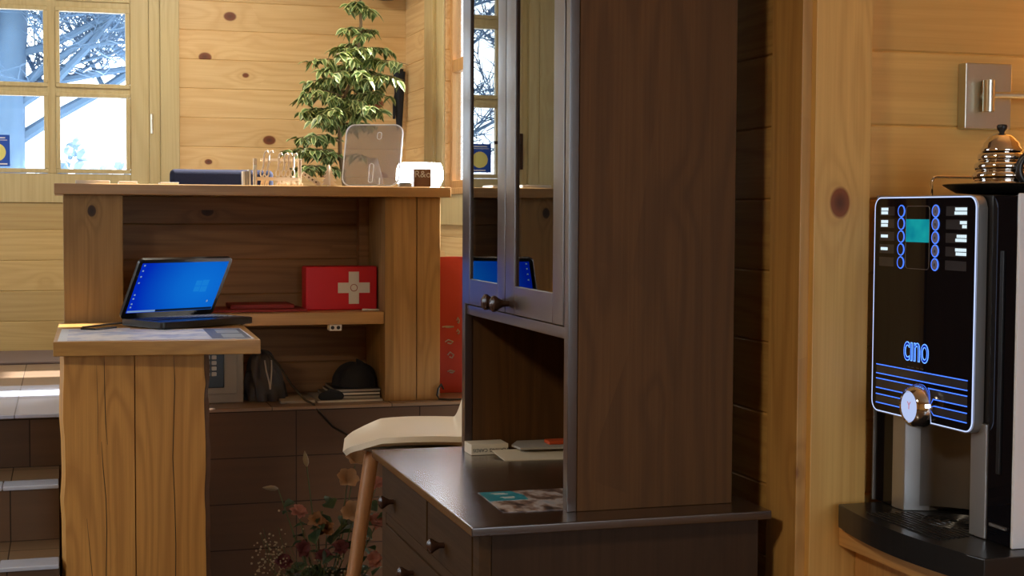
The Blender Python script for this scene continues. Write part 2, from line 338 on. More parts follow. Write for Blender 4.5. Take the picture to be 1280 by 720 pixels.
def planks(axis, face, u0, u1, z0, z1, pitch, off, holes=(), thick=0.06, outward=1):
    """horizontal boards; axis 0: run along X with the front face at Y=face, axis 1: run along Y with the front at X=face"""
    b = MB(); k = math.floor((z0-off)/pitch)
    while off+k*pitch < z1-1e-4:
        a, c = max(z0, off+k*pitch), min(z1, off+(k+1)*pitch); k += 1
        cuts = sorted({a, c} | {h for H in holes for h in (H[2], H[3]) if a < h < c})
        for p, q in zip(cuts, cuts[1:]):
            segs = [(u0, u1)]
            for h0, h1, g0, g1 in holes:
                if g0 < (p+q)/2 < g1:
                    segs = [s2 for (s0, s1) in segs for s2 in ((s0, min(s1, h0)), (max(s0, h1), s1)) if s2[1]-s2[0] > 1e-4]
            for s0, s1 in segs:
                f0, f1 = sorted((face, face+outward*thick)); bv = 0.0035 if q-p > 0.02 else 0.0
                if axis == 0: b.box(s0, s1, f0, f1, p, q, bv, 1)
                else: b.box(f0, f1, s0, s1, p, q, bv, 1)
    return b

# ------------------------------------------------------------------ setting
ZP, YE, YB, XR, XL, XA, XW = 0.74, 5.45, 7.9, 1.787, -3.4, 2.6, 1.375
CEIL = 3.1
struct(MB().box(XL-.1, XA+.1, -2.7, YE, -.1, 0).build('floor', M['tile_floor']))
pf = struct(MB().box(XL-.1, XR+.1, YE, YB+.1, 0.0, ZP-.012).build('platform', M['tile_riser']))
MB().box(XL-.1, XR+.1, YE-.012, YB+.1, ZP-.012, ZP, .003, 1).build('platform_floor', M['tile_upper'], pf)
struct(MB().box(XL-.1, XA+.1, -2.7, 4.95, CEIL, CEIL+.1).box(XL-.1, XR+.08, 4.95, YB+.2, CEIL, CEIL+.1).build('ceiling', M['ceil']))
M['landing'] = tiles('pale_landing_tiles', lin(190, 202, 232), lin(110, 116, 132), 0, 1, 0.45, 0.45, ox=-0.17, oz=5.45, rough=0.25, var=0.08)  # bluish sky reflection on the brown floor, put into the tile colour
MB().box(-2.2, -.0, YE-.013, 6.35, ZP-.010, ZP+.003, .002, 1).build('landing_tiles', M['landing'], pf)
# stairs up to the platform at the left of the desk
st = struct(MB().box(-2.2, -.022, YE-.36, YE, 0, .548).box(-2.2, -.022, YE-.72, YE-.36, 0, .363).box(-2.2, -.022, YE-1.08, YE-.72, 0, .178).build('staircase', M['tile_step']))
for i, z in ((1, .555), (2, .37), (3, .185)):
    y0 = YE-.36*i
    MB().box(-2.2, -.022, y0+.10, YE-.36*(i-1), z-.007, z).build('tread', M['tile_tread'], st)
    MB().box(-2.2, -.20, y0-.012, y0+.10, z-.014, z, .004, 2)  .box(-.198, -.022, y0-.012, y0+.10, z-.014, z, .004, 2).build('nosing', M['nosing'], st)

DX0, DX1 = -.60, .487         # door opening
DH = (DX0, DX1, ZP, 2.98)
WF = (-3.1, -2.06, .95, 2.85)
struct(planks(0, YB, XL, XR+.06, ZP, CEIL, .1515, .736, [DH, WF]).build('wall_far', M['pine_x']))
SW = (5.30, 7.03, 1.575, 2.76)
struct(planks(1, XR, 4.95, YB, ZP, CEIL, .1515, .736, [SW]).build('wall_right_far', M['pine_y']))
struct(planks(1, XW, 2.69, 5.0, 0, CEIL, .146, .03).build('wall_right', M['pine_y_low']))
struct(planks(0, 4.94, XW+.06, XR+.06, 0, CEIL, .146, .03, outward=1).build('wall_return', M['pine_x_low']))
struct(planks(0, 2.59, 1.47, XA, 0, CEIL, .146, .03).build('wall_alcove', M['pine_x_low']))
struct(MB().box(XA, XA+.1, -2.6, 2.65, 0, CEIL).build('wall_alcove_right', M['pine_y_low']))
LWN = (3.9, 7.5, 1.35, 2.85)
struct(planks(1, XL, -2.6, YB+.06, 0, CEIL, .146, .03, [LWN], outward=-1).build('wall_left', M['pine_y_low']))
NW = (0.2, 2.4, .8, 2.6)
struct(planks(0, -2.6, XL, XA, 0, CEIL, .146, .03, [NW], outward=-1).build('wall_near', M['pine_x_low']))
# jamb post and upright board at the end of the dark cabinet's wall
struct(MB().box(1.360, 1.45, 2.572, 2.70, 0, CEIL, .003).build('trim_1', M['pine_post']))
struct(MB().box(1.381, 1.502, 2.555, 2.60, 0, CEIL, .002).build('trim_2', M['pine_board']))

# door in the far wall
dr = struct(MB().box(DX0, DX0+.06, YB-.03, YB+.05, ZP, 2.98, .004).box(DX1-.055, DX1-.0, YB-.012, YB+.05, ZP, 2.98, .003)
            .box(DX0, DX1, YB-.03, YB+.05, 2.93, 2.98, .004).build('door_1', M['door']))
MB().box(DX1, .583, YB-.035, YB+.0, ZP, 3.03, .004).box(DX0-.10, DX0, YB-.035, YB, ZP, 3.03, .004).box(DX0-.10, .583, YB-.035, YB, 3.0, 3.08, .004).build('architrave', M['door'], dr)
PX = ((-.402, -.088), (-.008, .315)); PZ = ((1.672, 2.038), (2.107, 2.470), (2.545, 2.86))
lf = MB()
yd0, yd1 = YB+.0, YB+.045
lf.box(-.54, -.425, yd0, yd1, ZP, 2.93, .003).box(.338, .432, yd0, yd1, ZP, 2.93, .003)
lf.box(-.425, .338, yd0, yd1, 1.50, 1.648, .003).box(-.425, .338, yd0, yd1, 2.88, 2.93, .003)
lf.build('door_leaf', M['door'], dr)
ml = MB().box(-.072, -.024, yd0+.002, yd1, 1.648, 2.88, .003)
for z in (2.0725, 2.5075): ml.box(-.425, .338, yd0+.004, yd1-.002, z-.020, z+.020, .003)
for (a, c) in PX:
    for (e, f) in PZ:
        w = .022                                                    # moulded bead round each pane
        for q in ((a-w, c+w, e-w, e), (a-w, c+w, f, f+w), (a-w, a, e, f), (c, c+w, e, f)): ml.box(q[0], q[1], yd0-.008+(.001 if q[0] < a and q[1] > c else 0), yd1-.01, q[2], q[3], .004)
ml.build('glazing_bars', M['door'], dr)
for (a, c) in PX:
    for (e, f) in PZ: MB().box(a-.01, c+.01, YB+.020, YB+.024, e-.01, f+.01).build('pane', M['glass'], dr)
planks(0, YB+.008, -.425, .338, ZP, 1.50, .155, ZP, thick=.03).build('door_boards', M['door_h'], dr)
MB().tube([(.444, YB-.010, 1.86), (.444, YB-.010, 1.96)], .008).build('hinge', M['nickel'], dr)
h = MB().box(-.515, -.475, YB-.008, YB, 1.70, 1.90, .004).tube([(-.495, YB-.005, 1.845), (-.495, YB-.05, 1.845), (-.38, YB-.05, 1.845)], .009).build('door_handle', M['knob'], dr)
sk = thing('window_sticker', 'square blue sticker with a pale yellow disc on the lower left door pane', 'sticker', (-.318, YB+.019, 1.675))
MB().box(-.382, -.254, YB+.0185, YB+.0198, 1.682, 1.84).build('backing', M['blue_sign'], sk)
MB().lathe([(.045, 0), (.045, .001)], (-.318, YB+.0185, 1.752), 32, Matrix.Rotation(PI/2, 3, 'X')).build('disc', M['yellow'], sk)
for a, c, e, f in ((-.36, -.276, 1.822, 1.828), (-.37, -.266, 1.812, 1.815), (-.35, -.266, 1.690, 1.697)): MB().box(a, c, YB+.0175, YB+.0185, e, f).build('lettering', M['white'], sk)
# other windows
def window(name, mat, axis, face, u0, u1, z0, z1, nu, nz, fr=.07, depth=.06, outward=1):
    def bx(b, a, c, e, f, d0, d1, bev=.004):
        d0, d1 = sorted((face+outward*d0, face+outward*d1))
        return b.box(a, c, d0, d1, e, f, bev) if axis == 0 else b.box(d0, d1, a, c, e, f, bev)
    b = MB()
    for q in ((u0, u0+fr, z0, z1), (u1-fr, u1, z0, z1), (u0+fr, u1-fr, z0, z0+fr), (u0+fr, u1-fr, z1-fr, z1)): bx(b, *q, .025, depth)
    o = struct(b.build(name, mat)); b = MB()
    for k in range(1, nu):
        u = u0+(u1-u0)*k/nu; bx(b, u-.02, u+.02, z0+fr, z1-fr, .03, depth-.005)
    for k in range(1, nz):
        z = z0+(z1-z0)*k/nz; bx(b, u0+fr, u1-fr, z-.03, z+.03, .029, depth-.004)
    b.build('glazing_bars', mat, o)
    g = MB(); bx(g, u0+.03, u1-.03, z0+.03, z1-.03, .043, .046, 0); g.build('pane', M['glass'], o)
    return o, bx
w1, bx = window('window_1', M['sidewin'], 1, XR, *SW, 3, 2, fr=.04, depth=.07)
b = MB(); bx(b, 7.03, 7.165, 1.45, 2.93, -.012, 0); bx(b, 7.165, 7.345, 1.40, 2.98, -.03, 0); bx(b, 5.12, 5.30, 1.40, 2.98, -.03, 0); bx(b, 5.12, 7.345, 2.76, 2.93, -.02, 0)
b.build('casing', M['door'], w1)
b = MB(); bx(b, 5.25, 7.05, 1.545, 1.575, -.035, .03); b.build('sill', M['sidewin'], w1)
b = MB(); bx(b, 5.12, 7.165, 1.40, 1.545, -.02, 0); b.build('apron', M['door'], w1)
window('window_2', M['door'], 0, YB, *WF, 2, 2)
window('window_4', M['door'], 1, XL, *LWN, 5, 2, outward=-1)
window('window_3', M['door'], 0, -2.6, *NW, 2, 2, outward=-1)

# outdoors
struct(MB().box(-16, 16, YB+.3, 40, .3, .55).build('ground', M['snow']))
def bough(b, p, d, L, r, depth):
    n = 6; pts = [Vector(p)]; rs = [r]; d = Vector(d).normalized()
    for k in range(n):
        d = (d+Vector((random.uniform(-.22, .22), random.uniform(-.15, .15), random.uniform(-.14, .20)))).normalized()
        pts.append(pts[-1]+d*L/n); rs.append(r*(1-.75*(k+1)/n))
    b.tube(pts, rs, 7 if depth > 1 else 4)
    if depth > 0:
        for k in range(1, n+1):
            for q in range(2 if depth < 3 else 1):
                a = random.uniform(0, 2*PI)
                dd = (d*0.6+Vector((math.cos(a), .5*math.sin(a)*random.choice((-1, 1)), random.uniform(-.5, .9)))).normalized()
                bough(b, pts[k], dd, L*random.uniform(.38, .6), max(rs[k]*.55, .006), depth-1)
def tree(label, x, y, H, r, limbs, seed):
    random.seed(seed)
    t = thing('bare_tree', label, 'tree', (x, y, .55))
    tr = MB(); pts = [(x+.05, y, .5), (x+.02, y, 1.1), (x-.05, y, 1.8), (x-.02, y, 2.4), (x+.08, y, H)]
    tr.tube(pts, [r*1.5, r*1.1, r, r*.85, r*.55], 12).build('trunk', M['tree'], t)
    b = MB()
    for (z, dx, dz, L, rr) in limbs: bough(b, (x+.0, y, z), (dx, random.uniform(-.3, .3), dz), L, rr, 3)
    b.build('branches', M['tree'], t)
tree('large bare tree with thick trunk outside the left door panes', -.36, 11.6, 3.6, .15, [(1.95, .9, .62, 2.4, .05), (2.2, 1, .45, 2.2, .042), (2.35, 1, .15, 2.0, .036), (2.3, .8, .8, 1.8, .036), (2.6, 1, .2, 1.8, .034), (2.5, -.9, .5, 1.8, .04), (3.2, .3, 1, 1.5, .04), (2.1, -.8, .6, 1.6, .04), (2.0, -.5, .9, 1.6, .035), (1.8, -.7, .2, 1.5, .03)], 11)
tree('slimmer bare tree further out behind the right door panes', .9, 16.0, 4.2, .10, [(2.8, -.9, .6, 2.2, .05), (3.0, .7, .7, 2.0, .05), (3.2, -.8, .5, 2.0, .05), (3.6, .5, .8, 1.6, .04), (3.0, .9, .4, 1.6, .04)], 5)
tree('bare tree outside the far left window', -6.2, 12.5, 4.2, .13, [(1.9, .9, .6, 2.2, .06), (2.3, -.7, .7, 2.0, .05), (2.8, .8, .5, 2.0, .05), (3.2, -.5, .8, 1.6, .04), (2.4, .5, .9, 1.6, .04)], 8)
random.seed(3); hb = MB()
for k in range(420):
    x = random.uniform(-.2, 1.0); hb.ball((x, 12.2+random.uniform(-.2, .2), random.uniform(.6, 1.90+.10*math.sin(x*13))), random.uniform(.02, .075), 1)
tag(hb.build('hedge', M['hedge']), 'low pale hedge outside the lower right door pane', 'hedge')

# doormat on the platform by the door
tag(MB().box(-1.3, .25, 7.25, 7.85, ZP, ZP+.012, .004).build('doormat', M['mat']), 'grey doormat on the platform in front of the glazed door', 'doormat')

# ------------------------------------------------------------------ reception counter
ctr = thing('reception_counter', 'rustic plank reception counter with open shelves on the tiled platform', 'counter', (.7, 5.6, ZP))
MB().box(-.03, 1.412, 5.455, 6.02, 1.517, 1.556, .004).build('worktop', M['ctr_top'], ctr)
MB().box(0.0, .206, 5.50, 5.56, ZP, 1.517, .004).build('end_panel', M['ctr_v'], ctr)
for xa, xb in ((1.165, 1.288), (1.290, 1.382)): MB().box(xa, xb, 5.50, 5.90, ZP, 1.517, .004).build('end_post', M['ctr_v'], ctr)
MB().box(0.0, .05, 5.56, 5.90, ZP, 1.517, .003).build('side_panel', M['ctr_v'], ctr)
planks(0, 5.86, .05, 1.165, ZP, 1.517, .137, .04, thick=.035).build('back_panel', M['ctr_h'], ctr)
MB().box(1.125, 1.165, 5.80, 5.86, 1.083, 1.517, .003).build('corner_batten', M['ctr_h'], ctr)
MB().box(.05, 1.163, 5.505, 5.86, 1.036, 1.083, .004).build('shelf', M['ctr_top'], ctr)
so = thing('power_socket', 'small pale power socket fixed under the front edge of the counter shelf', 'socket', (.98, 5.54, 1.012))
MB().box(.955, 1.003, 5.515, 5.56, 1.012, 1.036, .003).build('socket_body', M['paper'], so)
for x in (.968, .990): MB().lathe([(.007, 0), (.007, .002)], (x, 5.516, 1.024), 12, Matrix.Rotation(PI/2, 3, 'X')).build('socket_hole', M['black'], so)

# lower desk on a two-board waney upright
dk = thing('reception_desk', 'lower wooden desk on a waney-edged two-board upright in front of the counter', 'desk', (.25, 4.9, 0))
poly = [(-.033, 4.70), (.588, 4.64), (.612, 5.495), (-.018, 5.495)]
MB().prism(poly, lambda u, v, d: (u, v, d), 1.015, 1.06, .003).build('desktop', M['desk_top'], dk)
def waney(x0, x1, seed, edge):
    rows = 40; b = MB()
    def fn(u, v):
        z = 1.015*v
        k = noise.noise((seed, z*3.3, 0))*.020+noise.noise((seed+5, z*11, 0))*.006
        w0 = x0+(abs(k)*.6 if edge == 0 else 0); w1 = x1-(abs(k)*.8+.004 if edge == 1 else 0)
        q = [(w0, 4.76), (w1, 4.76), (w1+(.016+k*.3 if edge == 1 else 0), 4.83), (w0-(.012 if edge == 0 else 0), 4.83)]
        return (*q[int(round(u*4)) % 4], z)
    b.grid(fn, 4, rows, close_u=True)
    return b
waney(-.006, .208, 1.3, 0).build('upright_board', M['desk_post'], dk)
waney(.2115, .432, 7.7, 1).build('upright_board', M['desk_post'], dk)
bk = MB()
def bkf(u, v):
    z = 1.012*v; k = noise.noise((7.7, z*3.3, 0))*.020+noise.noise((12.7, z*11, 0))*.006; x = .432-(abs(k)*.8+.004)
    return ((x+.001, 4.759, z), (x+.016+.006*noise.noise((z*14, 2, 1)), 4.775, z), (x+.019+k*.3, 4.829, z), (x, 4.829, z))[int(round(u*4)) % 4]
bk.grid(bkf, 4, 60, close_u=True).build('bark_edge', M['bark'], dk)
def crack(pts, w=.0013): MB().tube([(x, 4.7600, z) for x, z in pts], [w*.4]+[w]*(len(pts)-2)+[w*.4], 6).build('crack', M['black'], dk)
crack([(.118, 1.01), (.119, .90), (.121, .80), (.126, .73)]); crack([(.108, .74), (.112, .66), (.120, .56), (.122, .46), (.119, .34), (.117, .2), (.118, .02)])
crack([(.330, 1.01), (.333, .92), (.329, .80), (.325, .68), (.330, .55), (.333, .40), (.331, .25), (.330, .02)]); crack([(.062, .50), (.070, .40), (.082, .25), (.086, .1)], .0009); crack([(.095, .98), (.098, .85), (.096, .7)], .0008)
MB().box(.08, .36, 4.83, 5.35, .80, .86, .004).box(.17, .25, 5.10, 5.44, 0, 1.015, .004).build('support_rail', M['desk_post'], dk)

# sheet of plans on the desk
tag(MB().prism([(-.020, 4.722), (.200, 4.70), (.215, 5.20), (-.008, 5.21)], lambda u, v, d: (u, v, d), 1.06005, 1.0603).build('paper_sheet', plain('pale_blue_paper', lin(214, 226, 244), .5)), 'plain pale blue sheet under the left end of the printed plan on the desk', 'paper')
pl = thing('paper_plan', 'bluish printed site plan lying on the lower desk', 'paper', (.3, 4.9, 1.06))
def sheetmat():
    t = NT('printed_plan'); c = t.coord(); n = t.noise(c, 7, 4, .6); n2 = t.noise(c, 26, 3)
    col = t.mix(t.ramp(n, [(.45, 0.0), (.62, .8)]), lin(226, 232, 246), lin(130, 162, 220)); col = t.mix(t.ramp(n2, [(.58, 0.0), (.70, .3)]), col, lin(70, 92, 140))
    t.bsdf(col, .45); return t.m
MB().prism([(.008, 4.73), (.572, 4.668), (.575, 5.10), (.015, 5.15)], lambda u, v, d: (u, v, d), 1.0603, 1.0613).build('sheet', sheetmat(), pl)
M['plan_dark'] = plain('dark_blue_print', lin(66, 82, 118), .45, var=.2)
M['plan_mid'] = plain('grey_blue_print', lin(150, 166, 190), .45, var=.2)
MB().prism([(.445, 4.70), (.565, 4.69), (.57, 5.08), (.45, 5.09)], lambda u, v, d: (u, v, d), 1.0612, 1.0617).build('printed_block', M['plan_dark'], pl)
MB().prism([(.482, 4.72), (.548, 4.715), (.553, 4.86), (.486, 4.865)], lambda u, v, d: (u, v, d), 1.0616, 1.0620).prism([(.480, 4.90), (.552, 4.895), (.556, 5.05), (.483, 5.055)], lambda u, v, d: (u, v, d), 1.0616, 1.0620).build('printed_photo', M['plan_mid'], pl)

# laptop: hinge line runs right and away, lid leans over the keyboard
lt = thing('laptop', 'open black laptop with a glowing blue desktop screen on the lower desk', 'laptop', (.185, 5.295, 1.0605), math.radians(30))
LW, LD = .385, .255
MB().prism(rrect(LW, LD, .02, cx=LW/2, cy=-LD/2), lambda u, v, d: (u, v, d), .004, .026, .004).build('base', M['satin_black'], lt, local=True)
kb = MB()
for r in range(5):
    for k in range(14): kb.box(.03+k*.0236, .03+k*.0236+.019, -.05-r*.024-.018, -.05-r*.024, .0262, .0285, .001, 1)
kb.build('keyboard', M['black'], lt, local=True)
MB().prism(rrect(.095, .055, .005, cx=LW/2, cy=-.215), lambda u, v, d: (u, v, d), .026, .0266).build('touchpad', M['satin_black'], lt, local=True)
for a in (.03, LW-.03):
    for c in (-.03, LD*-1+.03): MB().lathe([(.008, 0), (.008, .005)], (a, c, 0), 12).build('rubber_foot', M['black'], lt, local=True)
tl = math.radians(58)
def lid(u, v, d): return (u, -v*math.cos(tl)+d*math.sin(tl), .022+v*math.sin(tl)+d*math.cos(tl))
LH = .248
ld = MB().prism(rrect(LW, LH, .016, cx=LW/2, cy=LH/2), lid, 0, .012, .002).build('lid', M['satin_black'], lt, local=True)
def screenmat():
    t = NT('laptop_screen'); c = t.coord(); sp = t.n('ShaderNodeSeparateXYZ'); t.put(sp.inputs[0], c)
    vd = t.n('ShaderNodeVectorMath', operation='DISTANCE'); t.put(vd.inputs[0], c); vd.inputs[1].default_value = (.29, -.07, .13)
    g = t.ramp(vd.outputs['Value'], [(0.0, 1.0), (.10, .75), (.26, .0)])
    col = t.mix(g, lin(2, 44, 190), lin(14, 120, 226))
    e = t.n('ShaderNodeEmission'); t.put(e.inputs[0], col); e.inputs[1].default_value = .85; t.t.links.new(e.outputs[0], t.out.inputs[0]); return t.m
def lp(b, u0, u1, v0, v1, d0, d1): return b.prism([(u0, v0), (u1, v0), (u1, v1), (u0, v1)], lid, d0, d1)
lp(MB(), .014, LW-.014, .026, LH-.014, -.0008, .0004).build('screen', screenmat(), ld, local=True)
b = MB()
for (a, c, e, f) in ((.262, .286, .108, .130), (.289, .316, .106, .130), (.262, .286, .133, .155), (.289, .316, .133, .157)): lp(b, a, c, e, f, -.0013, -.0007)
b.build('wallpaper_window', glow('screen_light', lin(24, 132, 228), .85), ld, local=True)
ICON = glow('icon_light', lin(150, 190, 235), .55)
for v in (.222, .200, .176, .150, .100, .084, .062, .048): lp(MB(), .022, .028, v, v+.006, -.0013, -.0007).build('desktop_icon', ICON, ld, local=True)
lp(MB(), .335, .341, .06, .068, -.0013, -.0007).build('desktop_icon', ICON, ld, local=True)
lp(MB(), .017, .13, .0285, .036, -.0013, -.0007).build('search_box', ICON, ld, local=True)
lp(MB(), .13, LW-.016, .0275, .037, -.0012, -.0006).build('taskbar', glow('taskbar_dark', lin(20, 40, 70), .6), ld, local=True)
tag(MB().tube([(.20, 5.345, 1.068), (.14, 5.30, 1.066), (.06, 5.22, 1.064), (.055, 5.15, 1.064), (.10, 5.12, 1.064), (.17, 5.20, 1.064)], .003, 8).build('laptop_cable', M['black']), 'short black cable looped at the left end of the laptop', 'cable')

# things in the shelves
fa = thing('first_aid_box', 'red first-aid box with a white cross standing on the counter shelf', 'first-aid box', (1.02, 5.66, 1.083))
MB().box(.882, 1.160, 5.615, 5.715, 1.083, 1.252, .008).build('case', M['red'], fa)
c0 = (1.068, 1.169)
MB().prism([(c0[0]+x, c0[1]+z) for x, z in ((-.02, -.062), (.02, -.062), (.02, -.02), (.062, -.02), (.062, .02), (.02, .02), (.02, .062), (-.02, .062), (-.02, .02), (-.062, .02), (-.062, -.02), (-.02, -.02))], lambda u, v, d: (u, d, v), 5.6135, 5.6155).build('cross', M['paper'], fa)
rg = MB()
rg.tube([(c0[0]+.013*math.cos(a), 5.6130, c0[1]+.013*math.sin(a)) for a in [2*PI*k/24 for k in range(25)]], .0012, 6, cap=False); rg.build('ring_mark', M['redfolder'], fa)
tag(MB().box(.50, .88, 5.56, 5.80, 1.0835, 1.092, .002).build('folder', M['redfolder']), 'dull red folder lying flat on the counter shelf behind the laptop', 'folder')
tag(MB().box(.60, .84, 5.62, 5.80, 1.0922, 1.108, .003).build('notebook', M['redfolder']), 'thin dark red notebook on top of the red folder', 'notebook')
tag(MB().tube([(1.10, 5.60, 1.0865), (1.13, 5.575, 1.0865), (1.152, 5.565, 1.0865), (1.152, 5.55, 1.0865), (1.12, 5.545, 1.0865), (1.09, 5.56, 1.0865)], .003, 8).build('charging_cable', M['paper']), 'short white cable lying in front of the first-aid box', 'cable')
sf = thing('safe', 'small grey-beige safe with a dark keypad under the counter shelf', 'safe', (.48, 5.70, ZP))
MB().box(.32, .645, 5.60, 5.85, ZP, .985, .006).build('safe_body', M['safe'], sf)
MB().box(.335, .620, 5.592, 5.602, .775, .965, .004).build('safe_door', M['safe'], sf)
MB().box(.41, .572, 5.585, 5.594, .800, .950, .006).build('keypad', M['keypad'], sf)
kb = MB()
for r in range(5):
    for k in range(4): kb.box(.453+k*.024, .471+k*.024, 5.582, 5.587, .845+r*.021, .860+r*.021, .002, 1)
kb.build('keypad_keys', M['keys'], sf)
bg_ = MB()
def bagf(u, v):
    a = 2*PI*u; r = (1-v**2.2)**.5 if v < 1 else 0.0
    f = 1+.10*math.sin(9*a+v*6)+.06*math.sin(17*a)
    return (.737+.075*r*f*math.cos(a)-.02*v, 5.66+.07*r*f*math.sin(a), ZP+.002+.185*v*(1+.12*noise.noise((math.cos(a)*2, math.sin(a)*2, v*3))))
bg_.grid(bagf, 48, 16, close_u=True)
bgo = thing('drawstring_bag', 'dark grey crumpled nylon bag beside the safe', 'bag', (.737, 5.66, ZP)); bg_.build('bag_body', M['bag'], bgo, smooth=70)
MB().tube([(.722, 5.585, .90), (.727, 5.578, .86), (.737, 5.577, .82), (.742, 5.580, .79)], .003, 6).tube([(.747, 5.585, .90), (.747, 5.578, .86), (.744, 5.577, .82), (.742, 5.580, .79)], .003, 6).build('drawstring', M['greypaper'], bgo)
tag(MB().box(.775, .905, 5.53, 5.70, ZP, ZP+.010, .001).build('booklet', M['greypaper']), 'pale booklet lying between the grey bag and the magazine stack', 'booklet')
for k, (x0, x1, y0, z, h, m, lab) in enumerate(((.915, 1.162, 5.52, .740, .008, 'paper', 'bottom magazine, widest of the stack under the shelf'), (.955, 1.156, 5.545, .7485, .013, 'greypaper', 'second magazine from the bottom of the stack under the shelf'),
        (.975, 1.156, 5.55, .762, .011, 'paper', 'third magazine from the bottom of the stack under the shelf'), (.985, 1.16, 5.555, .7735, .012, 'greypaper', 'top magazine of the stack under the shelf, beneath black cloth'))):
    o = thing('magazine', lab, 'magazine', ((x0+x1)/2, 5.65, z), 0, 'magazines stacked under the shelf')
    MB().box(x0, x1, y0+.002, 5.78, z+.0015, z+h-.0015).build('pages', M[m], o)
    MB().box(x0-.001, x1, y0, 5.782, z, z+.0015).box(x0-.001, x1, y0, 5.782, z+h-.0015, z+h).build('cover', M['black' if k else 'greypaper'], o)
cl = MB()
def clf(u, v):
    a = 2*PI*u; r = math.cos(v*PI/2)**.8
    hh = .085*(math.sin(v*PI/2)**.8)*(1+.3*noise.noise((math.cos(a)*1.5, math.sin(a)*1.5, 3)))
    x = 1.085+.085*r*math.cos(a)*(1+.12*math.sin(5*a)); x = min(x, 1.160)
    return (x, 5.66+.09*r*math.sin(a), .786+hh+.012*math.sin(3*a)*v*(1-v))
cl.grid(clf, 40, 12, close_u=True); tag(cl.build('folded_jacket', M['black_cloth'], smooth=70), 'black cloth bundle on top of the magazine stack', 'cloth')
gv = MB()
gv.grid(lambda u, v: (.965+.045*math.cos(2*PI*u)*math.sin(PI*v)*(1+.3*math.sin(4*PI*u)), 5.532+.008*math.sin(2*PI*u)*math.sin(PI*v), .762+.024*math.cos(PI*v)*(1+.2*math.sin(2*PI*u))), 24, 10, close_u=True)
tag(gv.build('glove', M['black_cloth'], smooth=70), 'small crumpled black cloth hanging at the left edge of the magazines', 'cloth')
tag(MB().tube([(.735, 5.56, .925), (.77, 5.545, .885), (.815, 5.525, .81), (.86, 5.49, .757), (.885, 5.45, .744), (.90, 5.438, .72), (.93, 5.30, .68), (.985, 5.0, .66), (1.05, 4.75, .62), (1.12, 4.6, .40), (1.15, 4.5, .01)], .0045, 8).build('power_cable', M['black']), 'long black cable running from the grey bag down to the stool', 'cable')
tag(MB().tube([(1.40, 5.52, .78), (1.385, 5.495, .80), (1.372, 5.49, .785), (1.368, 5.49, .76), (1.375, 5.488, .745), (1.41, 5.47, .743), (1.46, 5.475, .743)], .004, 8).build('floor_cable', M['black']), 'black cable curling at the foot of the right counter post', 'cable')
rd = thing('red_poster_board', 'tall red poster board with white lettering beside the counter', 'poster board', (1.50, 5.72, ZP))
MB().box(1.405, 1.62, 5.70, 5.725, ZP+.0, 1.285, .004).build('board', M['redcard'], rd)
for z, a, c, dz in ((1.005, 1.44, 1.487, .002), (.945, 1.452, 1.485, .008), (.892, 1.462, 1.488, .012), (.826, 1.462, 1.492, .005), (1.03, 1.500, 1.51, .012), (.985, 1.500, 1.51, .01)):
    b = MB().tube([(a, 5.699, z), (a*.6+c*.4, 5.699, z+dz), (c, 5.699, z), (a*.3+c*.7, 5.699, z-dz), (a*.7+c*.3, 5.699, z-dz*.6)], .003, 6); b.build('lettering', M['greypaper'], rd)
MB().box(1.425, 1.452, 5.702, 5.706, 1.275, 1.305).build('paper_tab', M['paper'], rd)

# ------------------------------------------------------------------ on the counter top
ZT = 1.556
bw = thing('counter_lamp', 'glowing white rounded lamp at the right end of the counter', 'lamp', (1.335, 5.60, ZT))
b = MB()
def bowl(w, h, th):
    rows = [(w*.80, 0), (w*.90, .012), (w*1.0, h*.35), (w*.985, h*.7), (w*.93, h*.92), (w*.86, h)]
    inner = [(w*.80, h), (w*.84, h*.7), (w*.85, h*.3), (w*.7, .012)]
    return rows+inner
prof = bowl(.085, .094, .01)
def bowlf(u, v):
    k = v*(len(prof)-1); i = min(int(k), len(prof)-2); f = k-i; w = prof[i][0]*(1-f)+prof[i+1][0]*f; z = prof[i][1]*(1-f)+prof[i+1][1]*f
    a = 2*PI*u; c, s_ = math.cos(a), math.sin(a); p = 4.0; q = (abs(c)**p+abs(s_)**p)**(-1/p)
    return (1.324+w*q*c, 5.605+w*q*s_, ZT+z)
b.grid(bowlf, 48, 27, close_u=True); b.b.verts.ensure_lookup_table()
n = 28; b.b.faces.new([b.b.verts[i*n] for i in range(48)]); b.b.faces.new([b.b.verts[i*n+27] for i in range(48)])
b.build('lamp_shade', M['bowl'], bw, smooth=50)
tb = thing('tablet', 'slim grey tablet lying on the counter beside the brown block', 'tablet', (1.24, 5.487, ZT))
MB().box(1.215, 1.262, 5.470, 5.505, ZT, ZT+.012, .002).build('case', M['silver'], tb); MB().box(1.217, 1.260, 5.472, 5.503, ZT+.012, ZT+.016, .001).build('screen', M['gloss_black'], tb)
cu_ = thing('wooden_block', 'small brown wooden cube with white lettering on the counter', 'ornament', (1.305, 5.50, ZT))
MB().box(1.268, 1.336, 5.460, 5.512, ZT, ZT+.068, .003).build('cube', M['brown_cube'], cu_)
text('lettering', 'R&o', .036, M['paper'], cu_, Matrix.Translation((1.302, 5.4595, ZT+.047)) @ Matrix.Rotation(PI/2, 4, 'X'))
